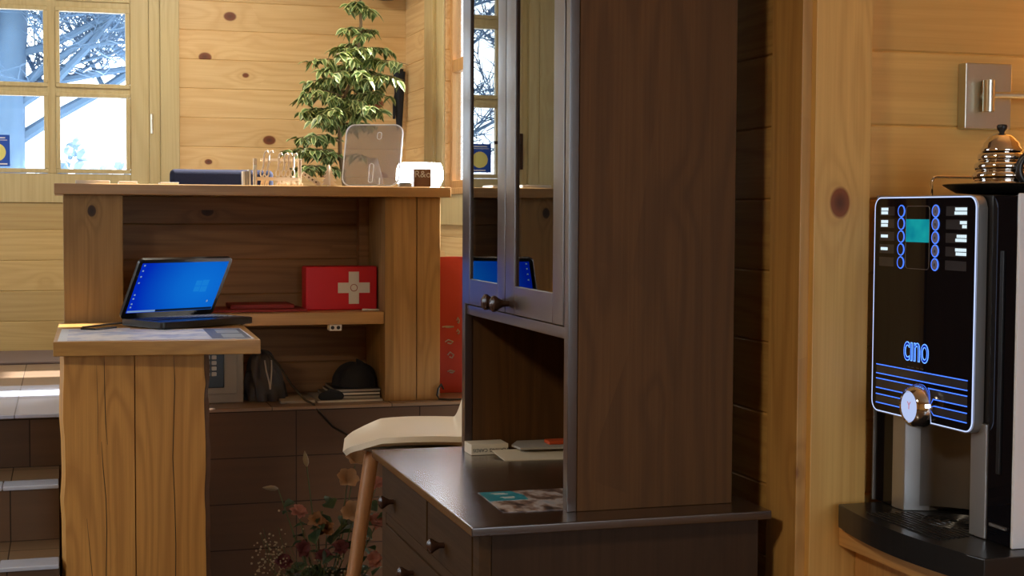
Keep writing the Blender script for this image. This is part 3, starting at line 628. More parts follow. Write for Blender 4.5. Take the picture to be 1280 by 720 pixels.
# acrylic sign stand, turned to the left and leaning back
ac = thing('acrylic_sign_stand', 'clear rounded acrylic panel leaning on the counter', 'sign stand', (1.120, 5.56, ZT))
nx, ny = Vector((-.45, -.89, 0)).normalized(), None
ux = Vector((-nx.y, nx.x, 0))*1.0; ln = math.radians(17)
if ux.x < 0: ux = -ux
up = Vector((-nx.x*math.sin(ln), -nx.y*math.sin(ln), math.cos(ln))); nn = ux.cross(up)
o0 = Vector((1.118, 5.55, ZT+.004))
def acf(u, v, d): return o0+ux*u+up*v+nn*d
pts = rrect(.222, .245, .034, 8, 0, .1225)
MB().prism(pts, acf, -.0025, .0025).build('panel', M['acrylic'], ac)
b = MB(); b.tube([acf(u, v, 0) for u, v in pts+pts[:1]], .0034, 6, cap=False); b.build('polished_edge', M['acrylic_edge'], ac)
b = MB(); sl = rrect(.016, .028, .007, 5, .022, .200); b.tube([acf(u, v, .003) for u, v in sl+sl[:1]], .0012, 5, cap=False).build('moulded_slot', M['acrylic_edge'], ac)
b = MB(); sl = rrect(.016, .075, .007, 5, 0.0, .050); b.tube([acf(u, v, .003) for u, v in sl+sl[:1]], .0014, 5, cap=False); b.tube([acf(.036, .005, .004), acf(.036, .03, .004)], .002, 6)
b.build('moulded_slot', M['acrylic_edge'], ac)
MB().prism([(-.03, 0), (.03, 0), (.02, .11), (-.02, .11)], lambda u, v, d: o0+ux*u+Vector((-nx.x, -nx.y, 0))*(.10-.6*v)+Vector((0, 0, v-.004))+nn*d, -.002, .002).build('rear_leg', M['acrylic'], ac)
# little plywood fir tree
ft_ = thing('wooden_fir_tree', 'small flat-cut plywood fir tree ornament on the counter', 'ornament', (.953, 5.50, ZT))
half = [(0, .080), (.011, .064), (.006, .065), (.016, .049), (.009, .050), (.021, .034), (.013, .035), (.026, .018), (.016, .019), (.030, .004), (.007, .006), (.007, 0)]
fir = half+[(-x, z) for x, z in half[::-1] if x > 0]
MB().prism([(x, z) for x, z in fir], lambda u, v, d: (.953+u, 5.50+d, ZT+v), -.002, .002).build('cut_panel', M['ply'], ft_)
MB().prism([(x*.9, z) for x, z in fir], lambda u, v, d: (.953+d, 5.50+u, ZT+v), -.002, .002).build('cross_panel', M['ply'], ft_)
# plywood reindeer rack ornament
nk = thing('plywood_ornament', 'plywood rack ornament with a row of cut-out figures on the counter', 'ornament', (.76, 5.50, ZT))
for xa, xb in ((.672, .685), (.838, .849)): MB().box(xa, xb, 5.497, 5.515, ZT, ZT+.099, .001).build('end_post', M['ply'], nk)
MB().box(.685, .838, 5.493, 5.505, ZT+.018, ZT+.031).build('rail', M['ply'], nk); MB().box(.70, .838, 5.510, 5.516, ZT+.090, ZT+.100).build('rail', M['ply'], nk)
def figure(x, h, lean):
    def P(u, z): return (x+u+lean*z, 5.497, ZT+z)
    f = MB()
    f.tube([P(0, 0), P(.002, .022), P(-.001, .034)], [.0036, .0042, .0036], 6)
    f.tube([P(.008, 0), P(.008, .02), P(.004, .034)], [.003, .0036, .003], 6)
    f.tube([P(.007*math.cos(a), .046+.013*math.sin(a)) for a in [2*PI*k/12 for k in range(13)]], .0028, 5, cap=False)
    f.tube([P(0, .058), P(.002, .075), P(0, h-.018), P(.004, h-.004), P(.010, h), P(.013, h-.008)], [.0045, .0042, .0036, .0036, .0036, .003], 6)
    f.tube([P(.001, .08), P(.009, .088)], .0026, 5)
    f.build('figure', M['ply'], nk)
for x, h, l in ((.700, .128, .10), (.716, .128, .12), (.760, .120, .04), (.781, .120, .04), (.797, .120, .04), (.814, .120, .05)): figure(x, h, l)
rp = MB(); sa = math.radians(-33)
def ramp_(u, v, d): return (.853+u*math.cos(sa)-v*math.sin(sa), 5.502+d, ZT+.047+u*math.sin(sa)+v*math.cos(sa))
rp.prism([(0, -.008), (.078, -.008), (.078, .008), (0, .008)], ramp_, -.003, .003).build('slanted_strip', M['ply'], nk)
b = MB()
for u in (.012, .028, .044, .060): b.prism([(u-.003, -.003), (u+.003, -.003), (u+.003, .003), (u-.003, .003)], ramp_, -.0036, -.0028)
b.build('strip_holes', M['stem'], nk)
b = MB()
for k in range(9): b.box(.752+k*.0115, .759+k*.0115, 5.475, 5.488, ZT, ZT+.009+.002*(k % 2), .001)
b.build('base_blocks', M['ply'], nk)
MB().tube([(.676, 5.490, ZT), (.674, 5.490, ZT+.05), (.677, 5.49, ZT+.075)], .004, 8).build('dark_peg', M['nickel'], nk)
for k in range(3):
    tag(MB().box(.633+k*.0105, .641+k*.0105, 5.49, 5.54, ZT, ZT+.052+.006*(k == 2), .0008).build('card_holder', M['greypaper' if k == 1 else 'paper']), ['pale upright card left of the plywood ornament, leftmost of three', 'greyer upright card, middle of the three left of the plywood ornament', 'pale upright card touching the plywood ornament, rightmost and tallest of three'][k], 'card', 'upright cards on the counter')
for k, (x0, x1) in enumerate(((.045, .165), (.198, .262), (.345, .41))):  # window glints along the counter top, built as thin white strips
    tag(MB().box(x0, x1, 5.60, 5.75, ZT, ZT+.014-.002*k, .001).build('leaflet_stack', M['paper']), ['white leaflet stack at the left end of the counter top, widest of three', 'white leaflet stack in the middle of the three on the counter', 'white leaflet stack on the counter nearest the blue chair back'][k], 'leaflets', 'leaflet stacks on the counter')

# ------------------------------------------------------------------ behind the counter
ch = thing('office_chair', 'navy upholstered chair behind the counter, only its back top showing', 'chair', (.63, 6.35, ZP))
MB().box(.42, .842, 6.20, 6.25, 1.30, 1.632, .02, 3).build('backrest', M['navy'], ch)
MB().box(.41, .85, 6.25, 6.70, 1.16, 1.23, .02, 3).build('seat', M['navy'], ch)
for x in (.44, .82):
    for y in (6.27, 6.67): MB().tube([(x, y, ZP), (x, y, 1.17)], .016, 10).build('leg', M['black'], ch)
MB().tube([(.50, 6.225, 1.32), (.50, 6.26, 1.18)], .012, 8).tube([(.76, 6.225, 1.32), (.76, 6.26, 1.18)], .012, 8).build('back_bracket', M['black'], ch)

fi = thing('potted_ficus', 'tall variegated ficus standing behind the counter by the far wall', 'plant', (1.30, 7.1, ZP))
MB().lathe([(.12, 0), (.125, .01), (.16, .26), (.17, .28), (.17, .30), (.155, .30), (.15, .25)], (1.30, 7.1, ZP), 32).build('pot', M['pot'], fi)
MB().lathe([(.149, .23), (.15, .26)], (1.30, 7.1, ZP), 24).build('soil', M['soil'], fi)
random.seed(21); stm = MB(); lv = MB(); spine = []
for k in range(16):
    z = ZP+.25+k*.125; spine.append(Vector((1.30+.03*math.sin(k*.7)+(.03 if k > 8 else 0)*1.0+.005*k*.4, 7.1+.02*math.cos(k*.9), z)))
stm.tube(spine, [.014-.0006*k for k in range(16)], 8)
def leaf(p, d, L):
    d = d.normalized(); s_ = d.cross(Vector((0, 0, 1)));
    if s_.length < .1: s_ = Vector((1, 0, 0))
    s_ = (s_.normalized()+Vector((random.uniform(-.5, .5), random.uniform(-.5, .5), random.uniform(-.5, .5)))).normalized(); n_ = s_.cross(d).normalized(); w = L*.30
    ts = (0, .3, .65, 1.0); ws = (.1, 1.0, .85, 0.0); C_ = []; E1 = []; E2 = []; O1 = []; O2 = []
    for t_, w_ in zip(ts, ws):
        c = p+d*L*t_+Vector((0, 0, -L*.35*t_*t_)); up_ = n_*w*.25*w_
        C_.append(lv.b.verts.new(c)); E1.append(lv.b.verts.new(c+s_*w*w_*.62+up_*.6)); E2.append(lv.b.verts.new(c-s_*w*w_*.62+up_*.6))
        O1.append(lv.b.verts.new(c+s_*w*w_+up_)); O2.append(lv.b.verts.new(c-s_*w*w_+up_))
    for i in range(3):
        for A, B, mi in ((C_, E1, 0), (C_, E2, 0), (E1, O1, 1), (E2, O2, 1)):
            f = lv.b.faces.new((A[i], A[i+1], B[i+1], B[i])); f.material_index = mi
def spray(z0, ang, L, nl, drop=.5):
    base = min(spine, key=lambda q: abs(q.z-z0)); base = Vector((base.x, base.y, z0)); d = Vector((math.cos(ang), math.sin(ang)*.8, .35))
    pts = [base]
    for k in range(5): pts.append(pts[-1]+d*L/5); d = d+Vector((random.uniform(-.1, .1), random.uniform(-.1, .1), -drop*.28))
    stm.tube(pts, [.004, .0035, .003, .0025, .002, .0015], 5)
    for i in range(nl):
        t_ = random.uniform(.15, 1)*5; k = min(int(t_), 4); p = pts[k].lerp(pts[k+1], t_-k)
        a = random.uniform(0, 2*PI); leaf(p, Vector((math.cos(a), math.sin(a), random.uniform(-1.0, .15))), random.uniform(.040, .066))
for zc, L0, cnt in ((2.55, .10, 4), (2.44, .10, 5), (2.34, .09, 4), (2.24, .15, 6), (2.16, .22, 9), (2.08, .25, 10), (2.01, .24, 9), (1.94, .22, 8), (1.88, .20, 7)):
    for k in range(cnt): spray(zc+random.uniform(-.04, .04), 2*PI*k/cnt+random.uniform(-.4, .4), L0*random.uniform(.7, 1.1), 30 if L0 > .12 else 14, .6)
for zc, L0, cnt in ((1.80, .24, 5), (1.73, .28, 6), (1.65, .26, 6)):
    for k in range(cnt): spray(zc, PI+random.uniform(-.8, .8), L0*random.uniform(.7, 1.05), 18, .5)
for k in range(5): spray(1.72, random.uniform(0, 2*PI), .14, 9, .5)
stm.build('stems', M['stem'], fi); lv.build('foliage', [M['leaf_green'], M['leaf_cream']], fi, keepn=True)

um = thing('folded_umbrella', 'folded black umbrella hanging in the far right wall corner', 'umbrella', (1.735, 7.84, 1.93))
MB().tube([(1.738, 7.86, 2.235), (1.738, 7.84, 2.225), (1.742, 7.83, 2.15)], .008, 8).box(1.715, 1.77, 7.87, 7.90, 2.205, 2.235, .004).build('hook', M['black'], um)
b = MB()
b.grid(lambda u, v: (1.738+(.030-.016*v+.006*math.sin(12*PI*u)*(1-v*.4))*math.cos(2*PI*u), 7.835+(.026-.012*v)*math.sin(2*PI*u), 2.215-.30*v), 40, 14, close_u=True)
b.build('canopy', M['black_cloth'], um, smooth=60); MB().tube([(1.735, 7.84, 1.93), (1.732, 7.842, 1.90)], .005, 8).build('tip', M['black'], um)
MB().box(1.700, 1.714, 7.815, 7.83, 1.96, 2.07, .003).tube([(1.707, 7.823, 2.07), (1.725, 7.83, 2.16)], .003, 6).build('strap', M['black_cloth'], um)
wl = thing('wall_spot', 'dark round wall lamp cropped by the top of the view above the ficus', 'lamp', (1.66, 7.88, 2.66))
MB().lathe([(.042, 0), (.062, .012), (.064, .06), (.05, .10), (.02, .115)], (1.662, 7.815, 2.592), 32).build('lamp_shade', M['black'], wl); MB().box(1.635, 1.69, 7.85, 7.90, 2.63, 2.69, .006).build('mount', M['black'], wl)

# ------------------------------------------------------------------ stool
sx, sy = .955, 4.19
stl = thing('bar_stool', 'cream moulded bar stool with wooden legs beside the dark dresser', 'stool', (sx, sy, 0), -math.radians(11.5))
# local frame: forward is -x, width along y
def shell(u, v, off=0):
    t_ = u; y = (v-.5)*2
    if t_ < .62:
        q = t_/.62; x = -.185+.33*q; z = .806-.014*(1-q)**2+.004*math.sin(q*PI)
        if q < .08: z -= .008*(1-q/.08)**2
        w = .205*(1-(1-min(q/.55, 1))**2.4*.42)
    else:
        q = (t_-.62)/.38; a = q*1.35; x = .145+.075*math.sin(a)+.055*q*q; z = .806+.10*(1-math.cos(a))*1.2+.22*q*q; w = .205-.04*q
    z += .030*abs(y)**2.5*(1 if t_ > .2 else t_/.2); x -= (.06*abs(y)**2*(t_-.62)/.38 if t_ > .62 else 0)
    return Vector((x, w*y, z))
b = MB(); b.grid(lambda u, v: shell(u, v), 44, 20)
bmesh.ops.recalc_face_normals(b.b, faces=b.b.faces[:])
if sum(f.normal.z for f in b.b.faces) > 0: bmesh.ops.reverse_faces(b.b, faces=b.b.faces[:])
bmesh.ops.solidify(b.b, geom=b.b.faces[:], thickness=-.016)
seat = b.build('seat', M['cream'], stl, smooth=60, local=True)
b = MB().prism(rrect(.30, .31, .09, 8, .02, 0), lambda u, v, d: (u, v, d), .772, .792, .004); b.build('seat_underframe', M['cream'], stl, local=True)
for ax, ay in ((-.10, -.12), (-.10, .12), (.12, -.12), (.12, .12)):
    dx, dy = (-.118 if ax < 0 else .10), (-.07 if ay < 0 else .07)
    MB().tube([(ax, ay, .782), (ax+dx, ay+dy, 0)], [.019, .0145], 16).build('leg', M['leg_wood'], stl, local=True)

# ------------------------------------------------------------------ flower arrangement on the floor
fl = thing('flower_arrangement', 'dim arrangement of lilies and dried flowers in a dark basket under the counter', 'flowers', (.86, 5.02, 0))
MB().lathe([(.10, 0), (.115, .01), (.15, .16), (.155, .19), (.145, .19), (.13, .05)], (.86, 5.02, 0), 28).build('basket', plain('dark_wicker', lin(70, 48, 34), .8, var=.6, vscale=80, bump=.6), fl)
random.seed(9); sb = MB(); lb2 = MB(); lv = lb2
def fpos(px, py, dy=0.0): return None
FL = [(.785, 4.98, .605, 'bud'), (.915, 4.93, .545, 'lily'), (.955, 5.0, .60, 'lily2'), (.69, 5.0, .53, 'bud2'), (.81, 4.92, .42, 'tan'), (.845, 4.94, .385, 'tan'), (1.02, 4.95, .40, 'pink'), (1.03, 5.0, .52, 'pink'), (.76, 4.9, .33, 'burg'), (.83, 4.9, .30, 'burg'), (.93, 4.9, .44, 'lily'), (.70, 4.95, .28, 'burg'), (.92, 4.88, .23, 'tan'), (1.0, 4.9, .28, 'pink'), (.75, 4.93, .45, 'pink'), (.885, 4.89, .33, 'burg')]
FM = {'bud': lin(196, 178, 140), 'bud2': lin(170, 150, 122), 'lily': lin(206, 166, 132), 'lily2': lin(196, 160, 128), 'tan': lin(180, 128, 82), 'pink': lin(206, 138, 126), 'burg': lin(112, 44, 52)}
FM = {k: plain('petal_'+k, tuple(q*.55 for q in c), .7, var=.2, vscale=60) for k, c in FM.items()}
for (x, y, z, kd) in FL:
    sb.tube([(.86+(x-.86)*.2, 5.02, .15), (x*.6+.86*.4, (y+5.02)/2, z*.6), (x, y, z-.01)], [.003, .0028, .002], 5)
    f = MB(); p0 = Vector((x, y, z))
    if kd in ('bud', 'bud2'):
        dr_ = Vector((-.15, -.1, 1)) if kd == 'bud' else Vector((-1, -.2, .15)); q = dr_.to_track_quat('Z', 'Y').to_matrix()
        f.lathe([(.003, 0), (.009, .012), (.010, .026), (.006, .042), (.001, .055)], p0-Vector((0, 0, .01)), 10, q)
    else:
        npet = 6 if 'lily' in kd else 16; L = .062 if 'lily' in kd else .034; ax_ = Vector((random.uniform(-.4, .4), -.7, random.uniform(.3, 1))).normalized(); e1 = ax_.orthogonal().normalized(); e2 = ax_.cross(e1)
        for k in range(npet):
            a = 2*PI*k/npet+random.uniform(-.2, .2); o_ = e1*math.cos(a)+e2*math.sin(a); rise = .9 if 'lily' in kd else random.uniform(.1, 1.0); sd = ax_.cross(o_)
            def pet(u, v, o_=o_, sd=sd, rise=rise): 
                w = math.sin(PI*min(.08+.92*u, 1.0))**.7*L*.30; r_ = L*(u*(1.1-rise*.5))
                return p0+o_*r_+ax_*(L*rise*u*(1-.35*u)-.3*L*max(u-.7, 0))+sd*w*(v-.5)*2+ax_*abs(v-.5)*w*.5
            f.grid(pet, 6, 4)
    f.build('flower', FM[kd], fl, smooth=60, keepn=True)
for k in range(70):
    a = random.uniform(0, 2*PI); p = Vector((.86+random.uniform(-.13, .17), 4.98+random.uniform(-.06, .06), random.uniform(.18, .47)))
    leaf(p, Vector((math.cos(a), math.sin(a)-.4, random.uniform(-.2, .9))), random.uniform(.05, .10))
for k in range(24):
    x = random.uniform(.62, .80); sb.tube([(.80, 5.0, .16), (x+.04, 4.97, .24), (x, 4.95, random.uniform(.2, .4))], .0012, 4)
sb.build('stems', plain('flower_stem', lin(72, 84, 48), .7), fl); lb2.build('leaves', [plain('flower_leaf', lin(36, 58, 30), .6, var=.4), plain('flower_leaf_edge', lin(42, 64, 34), .6)], fl, keepn=True)
b = MB()
for k in range(150):
    x, z = random.gauss(.665, .032), random.gauss(.285, .055); b.ball((x, 4.94+random.uniform(-.03, .03), max(z, .17)), random.uniform(.0025, .0045), 1)
for k in range(70): b.ball((random.gauss(.87, .05), 4.90+random.uniform(-.02, .02), random.uniform(.17, .30)), random.uniform(.0025, .0045), 1)
o = b.build('small_white_blossoms', plain('dried_white_blossom', lin(150, 136, 108), .8), fl); o['kind'] = 'stuff'

# ------------------------------------------------------------------ dresser
ds = thing('dresser', 'dark stained chest of drawers against the right wall', 'chest of drawers', (1.0, 3.06, 0))
MB().box(.715, 1.325, 2.602, 3.53, .862, .88, .003).build('top_board', M['walnut_top'], ds)
for ya, yb in ((2.630, 2.650), (3.482, 3.502)): MB().box(.7605, 1.310, ya, yb, .06, .862, .002).build('side_panel', M['walnut_d'], ds)
MB().box(1.29, 1.308, 2.650, 3.482, .06, .862).build('back_panel', M['inside'], ds)
fr = MB()
fr.box(.736, .760, 2.628, 2.672, 0, .862, .002).box(.736, .760, 3.460, 3.504, 0, .862, .002)
for z in (.726, .49, .25, .07): fr.box(.737, .760, 2.672, 3.460, z-.012, z+.012, .001)
fr.box(.737, .760, 2.672, 3.460, .850, .862).box(.737, .760, 3.024, 3.038, .738, .850)
fr.build('face_frame', M['walnut_h'], ds)
for y in (2.65, 3.48): MB().box(1.24, 1.30, y-.02, y+.02, 0, .06, .002).build('rear_foot', M['walnut'], ds)
KN = [(.0055, 0), (.006, .010), (.010, .018), (.0155, .026), (.0155, .031), (.009, .036), (.001, .037)]
def knob(y, z, par, x=.738, s=1.0): MB().lathe([(r*s, h*s) for r, h in KN], (x, y, z), 20, Matrix.Rotation(-PI/2, 3, 'Y')).build('knob', M['knob'], par, smooth=50)
def drawer(y0, y1, z0, z1, ks):
    d = MB().box(.734, .752, y0, y1, z0, z1, .002).box(.752, 1.20, y0+.01, y1-.01, z0+.01, z1-.03).build('drawer', M['walnut_h'], ds)
    for y, z in ks: knob(y, z, d, .734)
drawer(2.675, 3.022, .741, .849, [(2.885, .785)]); drawer(3.040, 3.457, .741, .849, [(3.365, .783)])
for z0, z1 in ((.505, .711), (.265, .475), (.085, .235)): drawer(2.675, 3.457, z0, z1, [(2.86, (z0+z1)/2+.055), (3.16, (z0+z1)/2+.055)])

# ------------------------------------------------------------------ hutch with glazed doors
hu = thing('glazed_hutch', 'tall dark hutch with two narrow glazed doors standing on the dresser', 'cabinet', (1.1, 3.09, .88))
HT = 2.35
MB().box(.9505, 1.280, 2.690, 2.712, .88, HT, .002).build('side_panel', M['walnut'], hu)
MB().box(.9505, 1.280, 3.462, 3.484, .88, HT, .002).build('side_panel', M['walnut'], hu)
MB().box(1.268, 1.280, 2.712, 3.462, .88, HT).build('back_panel', M['inside'], hu)
MB().box(.932, 1.268, 2.712, 3.462, HT-.03, HT).build('top_board', M['walnut'], hu)
MB().box(.935, 1.268, 2.712, 3.462, 1.214, 1.238, .002).build('fixed_shelf', M['walnut_y'], hu)
for z in (1.66, 2.0): MB().box(.97, 1.268, 2.712, 3.462, z, z+.018, .002).build('shelf', M['inside'], hu)
for ya, yb in ((2.690, 2.716), (3.458, 3.484)): MB().box(.930, .950, ya, yb, .88, HT, .002).build('face_stile', M['walnut_y'], hu)
def hdoor(y0, y1, gy0, gy1, ky, yawg):
    d = MB(); x0, x1 = .928, .948; z0, z1 = 1.2405, 2.335; g0 = 1.302
    d.box(x0, x1, y0, gy0, z0, z1, .002).box(x0, x1, gy1, y1, z0, z1, .002).box(x0, x1, gy0, gy1, z0, g0, .002).box(x0, x1, gy0, gy1, 2.27, z1, .002)
    d = d.build('door', M['walnut_y'], hu)
    gp = MB().box(.9325, .9345, gy0-.004, gy1+.004, g0-.004, 2.274); gc = Vector((.9335, (gy0+gy1)/2, 1.8)); gp.xf(Matrix.Translation(gc) @ Matrix.Rotation(-yawg, 4, 'Z') @ Matrix.Translation(-gc)); gp.build('glass_pane', M['cab_glass'], d)
    knob(ky, 1.262, d, .928, 1.15)
hdoor(2.7175, 3.110, 2.782, 3.040, 3.085, .007); hdoor(3.114, 3.4565, 3.174, 3.408, 3.150, .003)

# on the dresser
pc = thing('playing_card_box', 'cream playing cards box lying in the open hutch compartment', 'card box', (.975, 3.40, .88))
MB().box(.928, 1.020, 3.385, 3.45, .8805, .906, .001).build('carton', M['cream'], pc)
for wd, x in (('PLAYING', .996), ('CARDS', .950)): text('lettering', wd, .0115, M['black'], pc, Matrix.Translation((x, 3.3845, .892)) @ Matrix.Rotation(PI, 4, 'Y') @ Matrix.Rotation(PI/2, 4, 'X'))
b = MB(); b.prism([(.975, 3.375), (.982, 3.29), (1.20, 3.27), (1.20, 3.375)], lambda u, v, d: (u, v, d+.012*max(0, (v-3.30)/.08)), .8802, .8818)
tag(b.build('paper_sheet', M['cream']), 'cream sheet of paper in front of the playing cards box', 'paper')
tag(MB().prism([(1.03, 3.39), (1.035, 3.335), (1.22, 3.32), (1.22, 3.44), (1.06, 3.445)], lambda u, v, d: (u, v, d), .897, .902).build('envelope', M['greypaper']), 'dull brown envelope on top of the cream paper sheet', 'envelope')
tag(MB().box(1.115, 1.18, 3.36, 3.40, .9022, .911, .002).build('eraser', plain('orange_rubber', lin(206, 84, 40), .6)), 'small orange item lying on the brown envelope', 'eraser')
def leafletmat():
    t = NT('leaflet_print'); c = t.coord(); mp = t.n('ShaderNodeMapping'); mp.inputs['Scale'].default_value = (14, 9, 1); t.put(mp.inputs[0], c)
    n = t.noise(mp.outputs[0], 1.6, 3, .6); t.bsdf(t.ramp(n, [(.36, lin(50, 42, 44)), (.46, lin(130, 108, 100)), (.54, lin(190, 182, 184)), (.66, lin(150, 160, 178))]), .3); return t.m
lfl = thing('leaflet', 'glossy photo leaflet with a teal corner on the dresser top', 'leaflet', (.92, 2.82, .88))
MB().prism([(.816, 2.925), (.81, 2.72), (.99, 2.7125), (1.02, 2.925)], lambda u, v, d: (u, v, d), .8803, .8812).build('sheet', leafletmat(), lfl)
MB().prism([(.818, 2.924), (.814, 2.83), (.895, 2.83), (.90, 2.872), (.885, 2.924)], lambda u, v, d: (u, v, d), .8811, .8815).build('teal_panel', plain('teal_print', lin(44, 142, 164), .3), lfl)
b = MB()
for y, a, c in ((2.905, .838, .868), (2.895, .842, .872), (2.862, .846, .876), (2.852, .85, .874)): b.box(a, c, y-.002, y+.002, .8814, .8817)
b.build('lettering', M['paper'], lfl)

# ------------------------------------------------------------------ side counter, coffee machine
sc = thing('side_counter', 'pale wooden side counter under the coffee machine', 'counter', (2.0, 1.6, 0))
MB().box(1.443, 2.575, .4, 2.553, .814, .854, .004).build('worktop', M['cab_wood'], sc)
planks(1, 1.478, .45, 2.550, 0, .814, .407, 0, thick=.03).build('front_panel', M['cab_front'], sc)
MB().box(1.51, 2.575, .45, .48, 0, .814, .002).build('side_panel', M['cab_front'], sc)

cm = thing('coffee_machine', 'black and silver coffee machine with blue-lit front on the side counter', 'coffee machine', (1.75, 2.32, .854))
base = []
for k in range(13):
    q = k/12; y = 2.535-q*(2.535-2.06); base.append((1.432-.026*math.sin(PI*q), y))
base += [(1.99, 2.06), (1.99, 2.535)]
dtray = MB().prism(base, lambda u, v, d: (u, v, d), .854, .900, .003).build('drip_base', M['satin_black'], cm)
gr = MB()
for k in range(9):
    x = 1.438+k*.011; gr.box(x, x+.004, 2.20+.002*k, 2.44-.002*k, .9001, .9022, .0005, 1)
for r in (.015, .03, .045, .06): gr.tube([(1.555+r*math.cos(a), 2.325+r*math.sin(a), .9012) for a in [2*PI*k/32 for k in range(33)]], .0022, 5, cap=False)
gr.build('drip_grille', M['black'], dtray)
XF = 1.518; ZB, ZM = .9005, 1.497
# body: rear block, far pillar, near pillar, head
MB().box(1.64, 1.99, 2.1125, 2.55, ZB, ZM, .006).build('rear_housing', M['silver'], cm)
MB().box(XF+.004, 1.66, 2.483, 2.553, ZB, 1.10, .003).build('far_column_black', M['gloss_black'], cm)
MB().prism([(XF-.001, 2.483), (XF-.001, 2.440), (XF+.045, 2.425), (1.65, 2.425), (1.65, 2.483)], lambda u, v, d: (u, v, d), ZB, 1.10, .002).build('far_column_silver', M['silver'], cm)
b = MB()
b.grid(lambda u, v: (1.545+.085*math.sin(PI*u)**.7, 2.43-u*(2.43-2.225), ZB+.01+v*.20), 20, 2); bmesh.ops.solidify(b.b, geom=b.b.faces[:], thickness=.004)
b.build('recess_liner', M['steel_grey'], cm)
MB().box(XF-.001, 1.66, 2.183, 2.230, ZB, 1.10, .003).build('near_column_silver', M['silver'], cm)
MB().box(XF+.002, 1.66, 2.1125, 2.183, ZB, ZM-.004, .003).build('near_column_black', M['gloss_black'], cm)
MB().box(XF, 1.985, 2.105, 2.1122, ZB, ZM, .002).build('near_side_panel', M['pale_side'], cm)
MB().box(XF, 1.985, 2.5532, 2.558, ZB, ZM, .001).build('far_side_panel', M['silver'], cm)
MB().box(XF+.004, 1.66, 2.185, 2.552, 1.10, ZM-.002, .003).build('head_block', M['black'], cm)
MB().box(XF-.002, XF+.004, 2.124, 2.170, .928, .933).build('small_badge', M['steel_grey'], cm)
MB().box(XF-.0015, XF+.003, 2.145, 2.155, 1.02, 1.40, .001).build('handle_groove', M['black'], cm)
# door with the lit panel; front plane faces -X
pc_y, pc_z, pw, ph = 2.365, 1.288, .336, .414
def onx(u, v, d): return (d, pc_y+u, pc_z+v)
XP = 1.500
door = MB().prism(rrect(pw, ph, .022, 6), onx, XP+.001, XP+.020, .002).build('front_door', M['silver'], cm)
MB().prism(rrect(pw-.008, ph-.008, .019, 6), onx, XP-.001, XP+.002).build('black_glass_panel', M['gloss_black'], door)
rp_ = rrect(pw-.006, ph-.006, .020, 8)
MB().tube([onx(u, v, XP-.0008) for u, v in rp_+rp_[:1]], .0011, 6, cap=False).build('light_strip', glow('cool_led', (.55, .66, 1.0), 1.2), door)
BLUE = glow('blue_led', (.03, .10, 1.0), 2.2); BLUE2 = glow('bright_blue_led', (.07, .20, 1.0), 1.4); WH = glow('white_backlight', (.75, .92, 1.0), 1.0)
XD = XP-.0012
ZBT = (1.467, 1.4435, 1.4195, 1.3955, 1.371)
def ell(y, z, ry, rz): return [(XD-.0006, y+ry*math.cos(a), z+rz*math.sin(a)) for a in [2*PI*k/28 for k in range(29)]]
M['btn'] = plain('button_face', (.25, .25, .42), .3); M['btn_dark'] = plain('button_dark', (.01, .01, .03), .2)
for z in ZBT:
    for y, mt in ((2.4355, 'btn_dark'), (2.322, 'btn')):
        bt = MB().lathe([(.0098, 0), (.0098, .0012)], (XD, y, z), 24, Matrix.Rotation(-PI/2, 3, 'Y')).build('button', M[mt], door)
        MB().tube(ell(y, z, .0105, .0105), .0012, 6, cap=False).build('light_ring', BLUE2, bt)
        if mt == 'btn': MB().tube([(XD-.0016, y, z-.003), (XD-.0016, y, z+.002)], .0013, 6).build('icon', M['black'], bt)
def scr():
    t = NT('teal_display'); c = t.coord(); n = t.noise(c, 25, 2); e = t.n('ShaderNodeEmission'); t.put(e.inputs[0], t.mix(n, (.0, .16, .30), (.02, .62, .55))); e.inputs[1].default_value = .75
    t.t.links.new(e.outputs[0], t.out.inputs[0]); return t.m
MB().box(XD-.0008, XD+.001, 2.342, 2.419, 1.410, 1.452).build('display', scr(), door)
fr_ = rrect(.078, .115, .007, 4); MB().tube([(XD-.0003, 2.3805+u, 1.4185+v) for u, v in fr_+fr_[:1]], .0006, 5, cap=False).build('display_frame', M['steel_grey'], door)
def bar(y0, y1, z, h=.0028):
    b = MB(); n_ = max(2, int(abs(y1-y0)/.005)); st_ = (y1-y0)/n_
    b.box(XD-.0003, XD+.0006, min(y0, y1)+.0004, max(y0, y1)-.0004, z-.0006, z+.0006)
    for k in range(n_): b.box(XD-.0006, XD+.0006, y0+st_*k+.0004, y0+st_*(k+1)-.0004, z-h, z+h)
    b.build('drink_label', WH, door)
for z, rows in ((1.467, 2), (1.4435, 2), (1.4195, 1), (1.3955, 1)):
    for r in range(rows): bar(2.482+.001*r, 2.507, z+.0035-.007*r if rows == 2 else z)
for z, a1, a2 in ((1.467, 2.262, 2.264), (1.4435, 2.247, 2.240), (1.4195, 2.256, 2.260), (1.3955, 2.260, 2.258)):
    bar(2.226, a1, z+.0035); bar(2.226, a2, z-.0035)
M['bandp'] = plain('smoky_band', (.05, .05, .06), .12)
def band(y0, y1, z0, z1): MB().box(XD-.0002, XD+.001, y0, y1, z0, z1).build('smoky_band', M['bandp'], door)
for z in ZBT: band(2.226, 2.290, z-.0085, z+.0085); band(2.46, 2.512, z-.0085, z+.0085)
for z0, z1 in ((1.158, 1.171), (1.130, 1.144), (1.102, 1.114)): band(2.215, 2.515, z0, z1)
for z in (1.173, 1.156, 1.146, 1.128, 1.116, 1.0995): MB().box(XD-.0008, XD+.0006, 2.215, 2.515, z-.0009, z+.0009).build('light_line', BLUE2, door)
TX = Matrix(((0, 0, -1, XD-.0004), (-1, 0, 0, 2.378), (0, 1, 0, 1.213), (0, 0, 0, 1)))
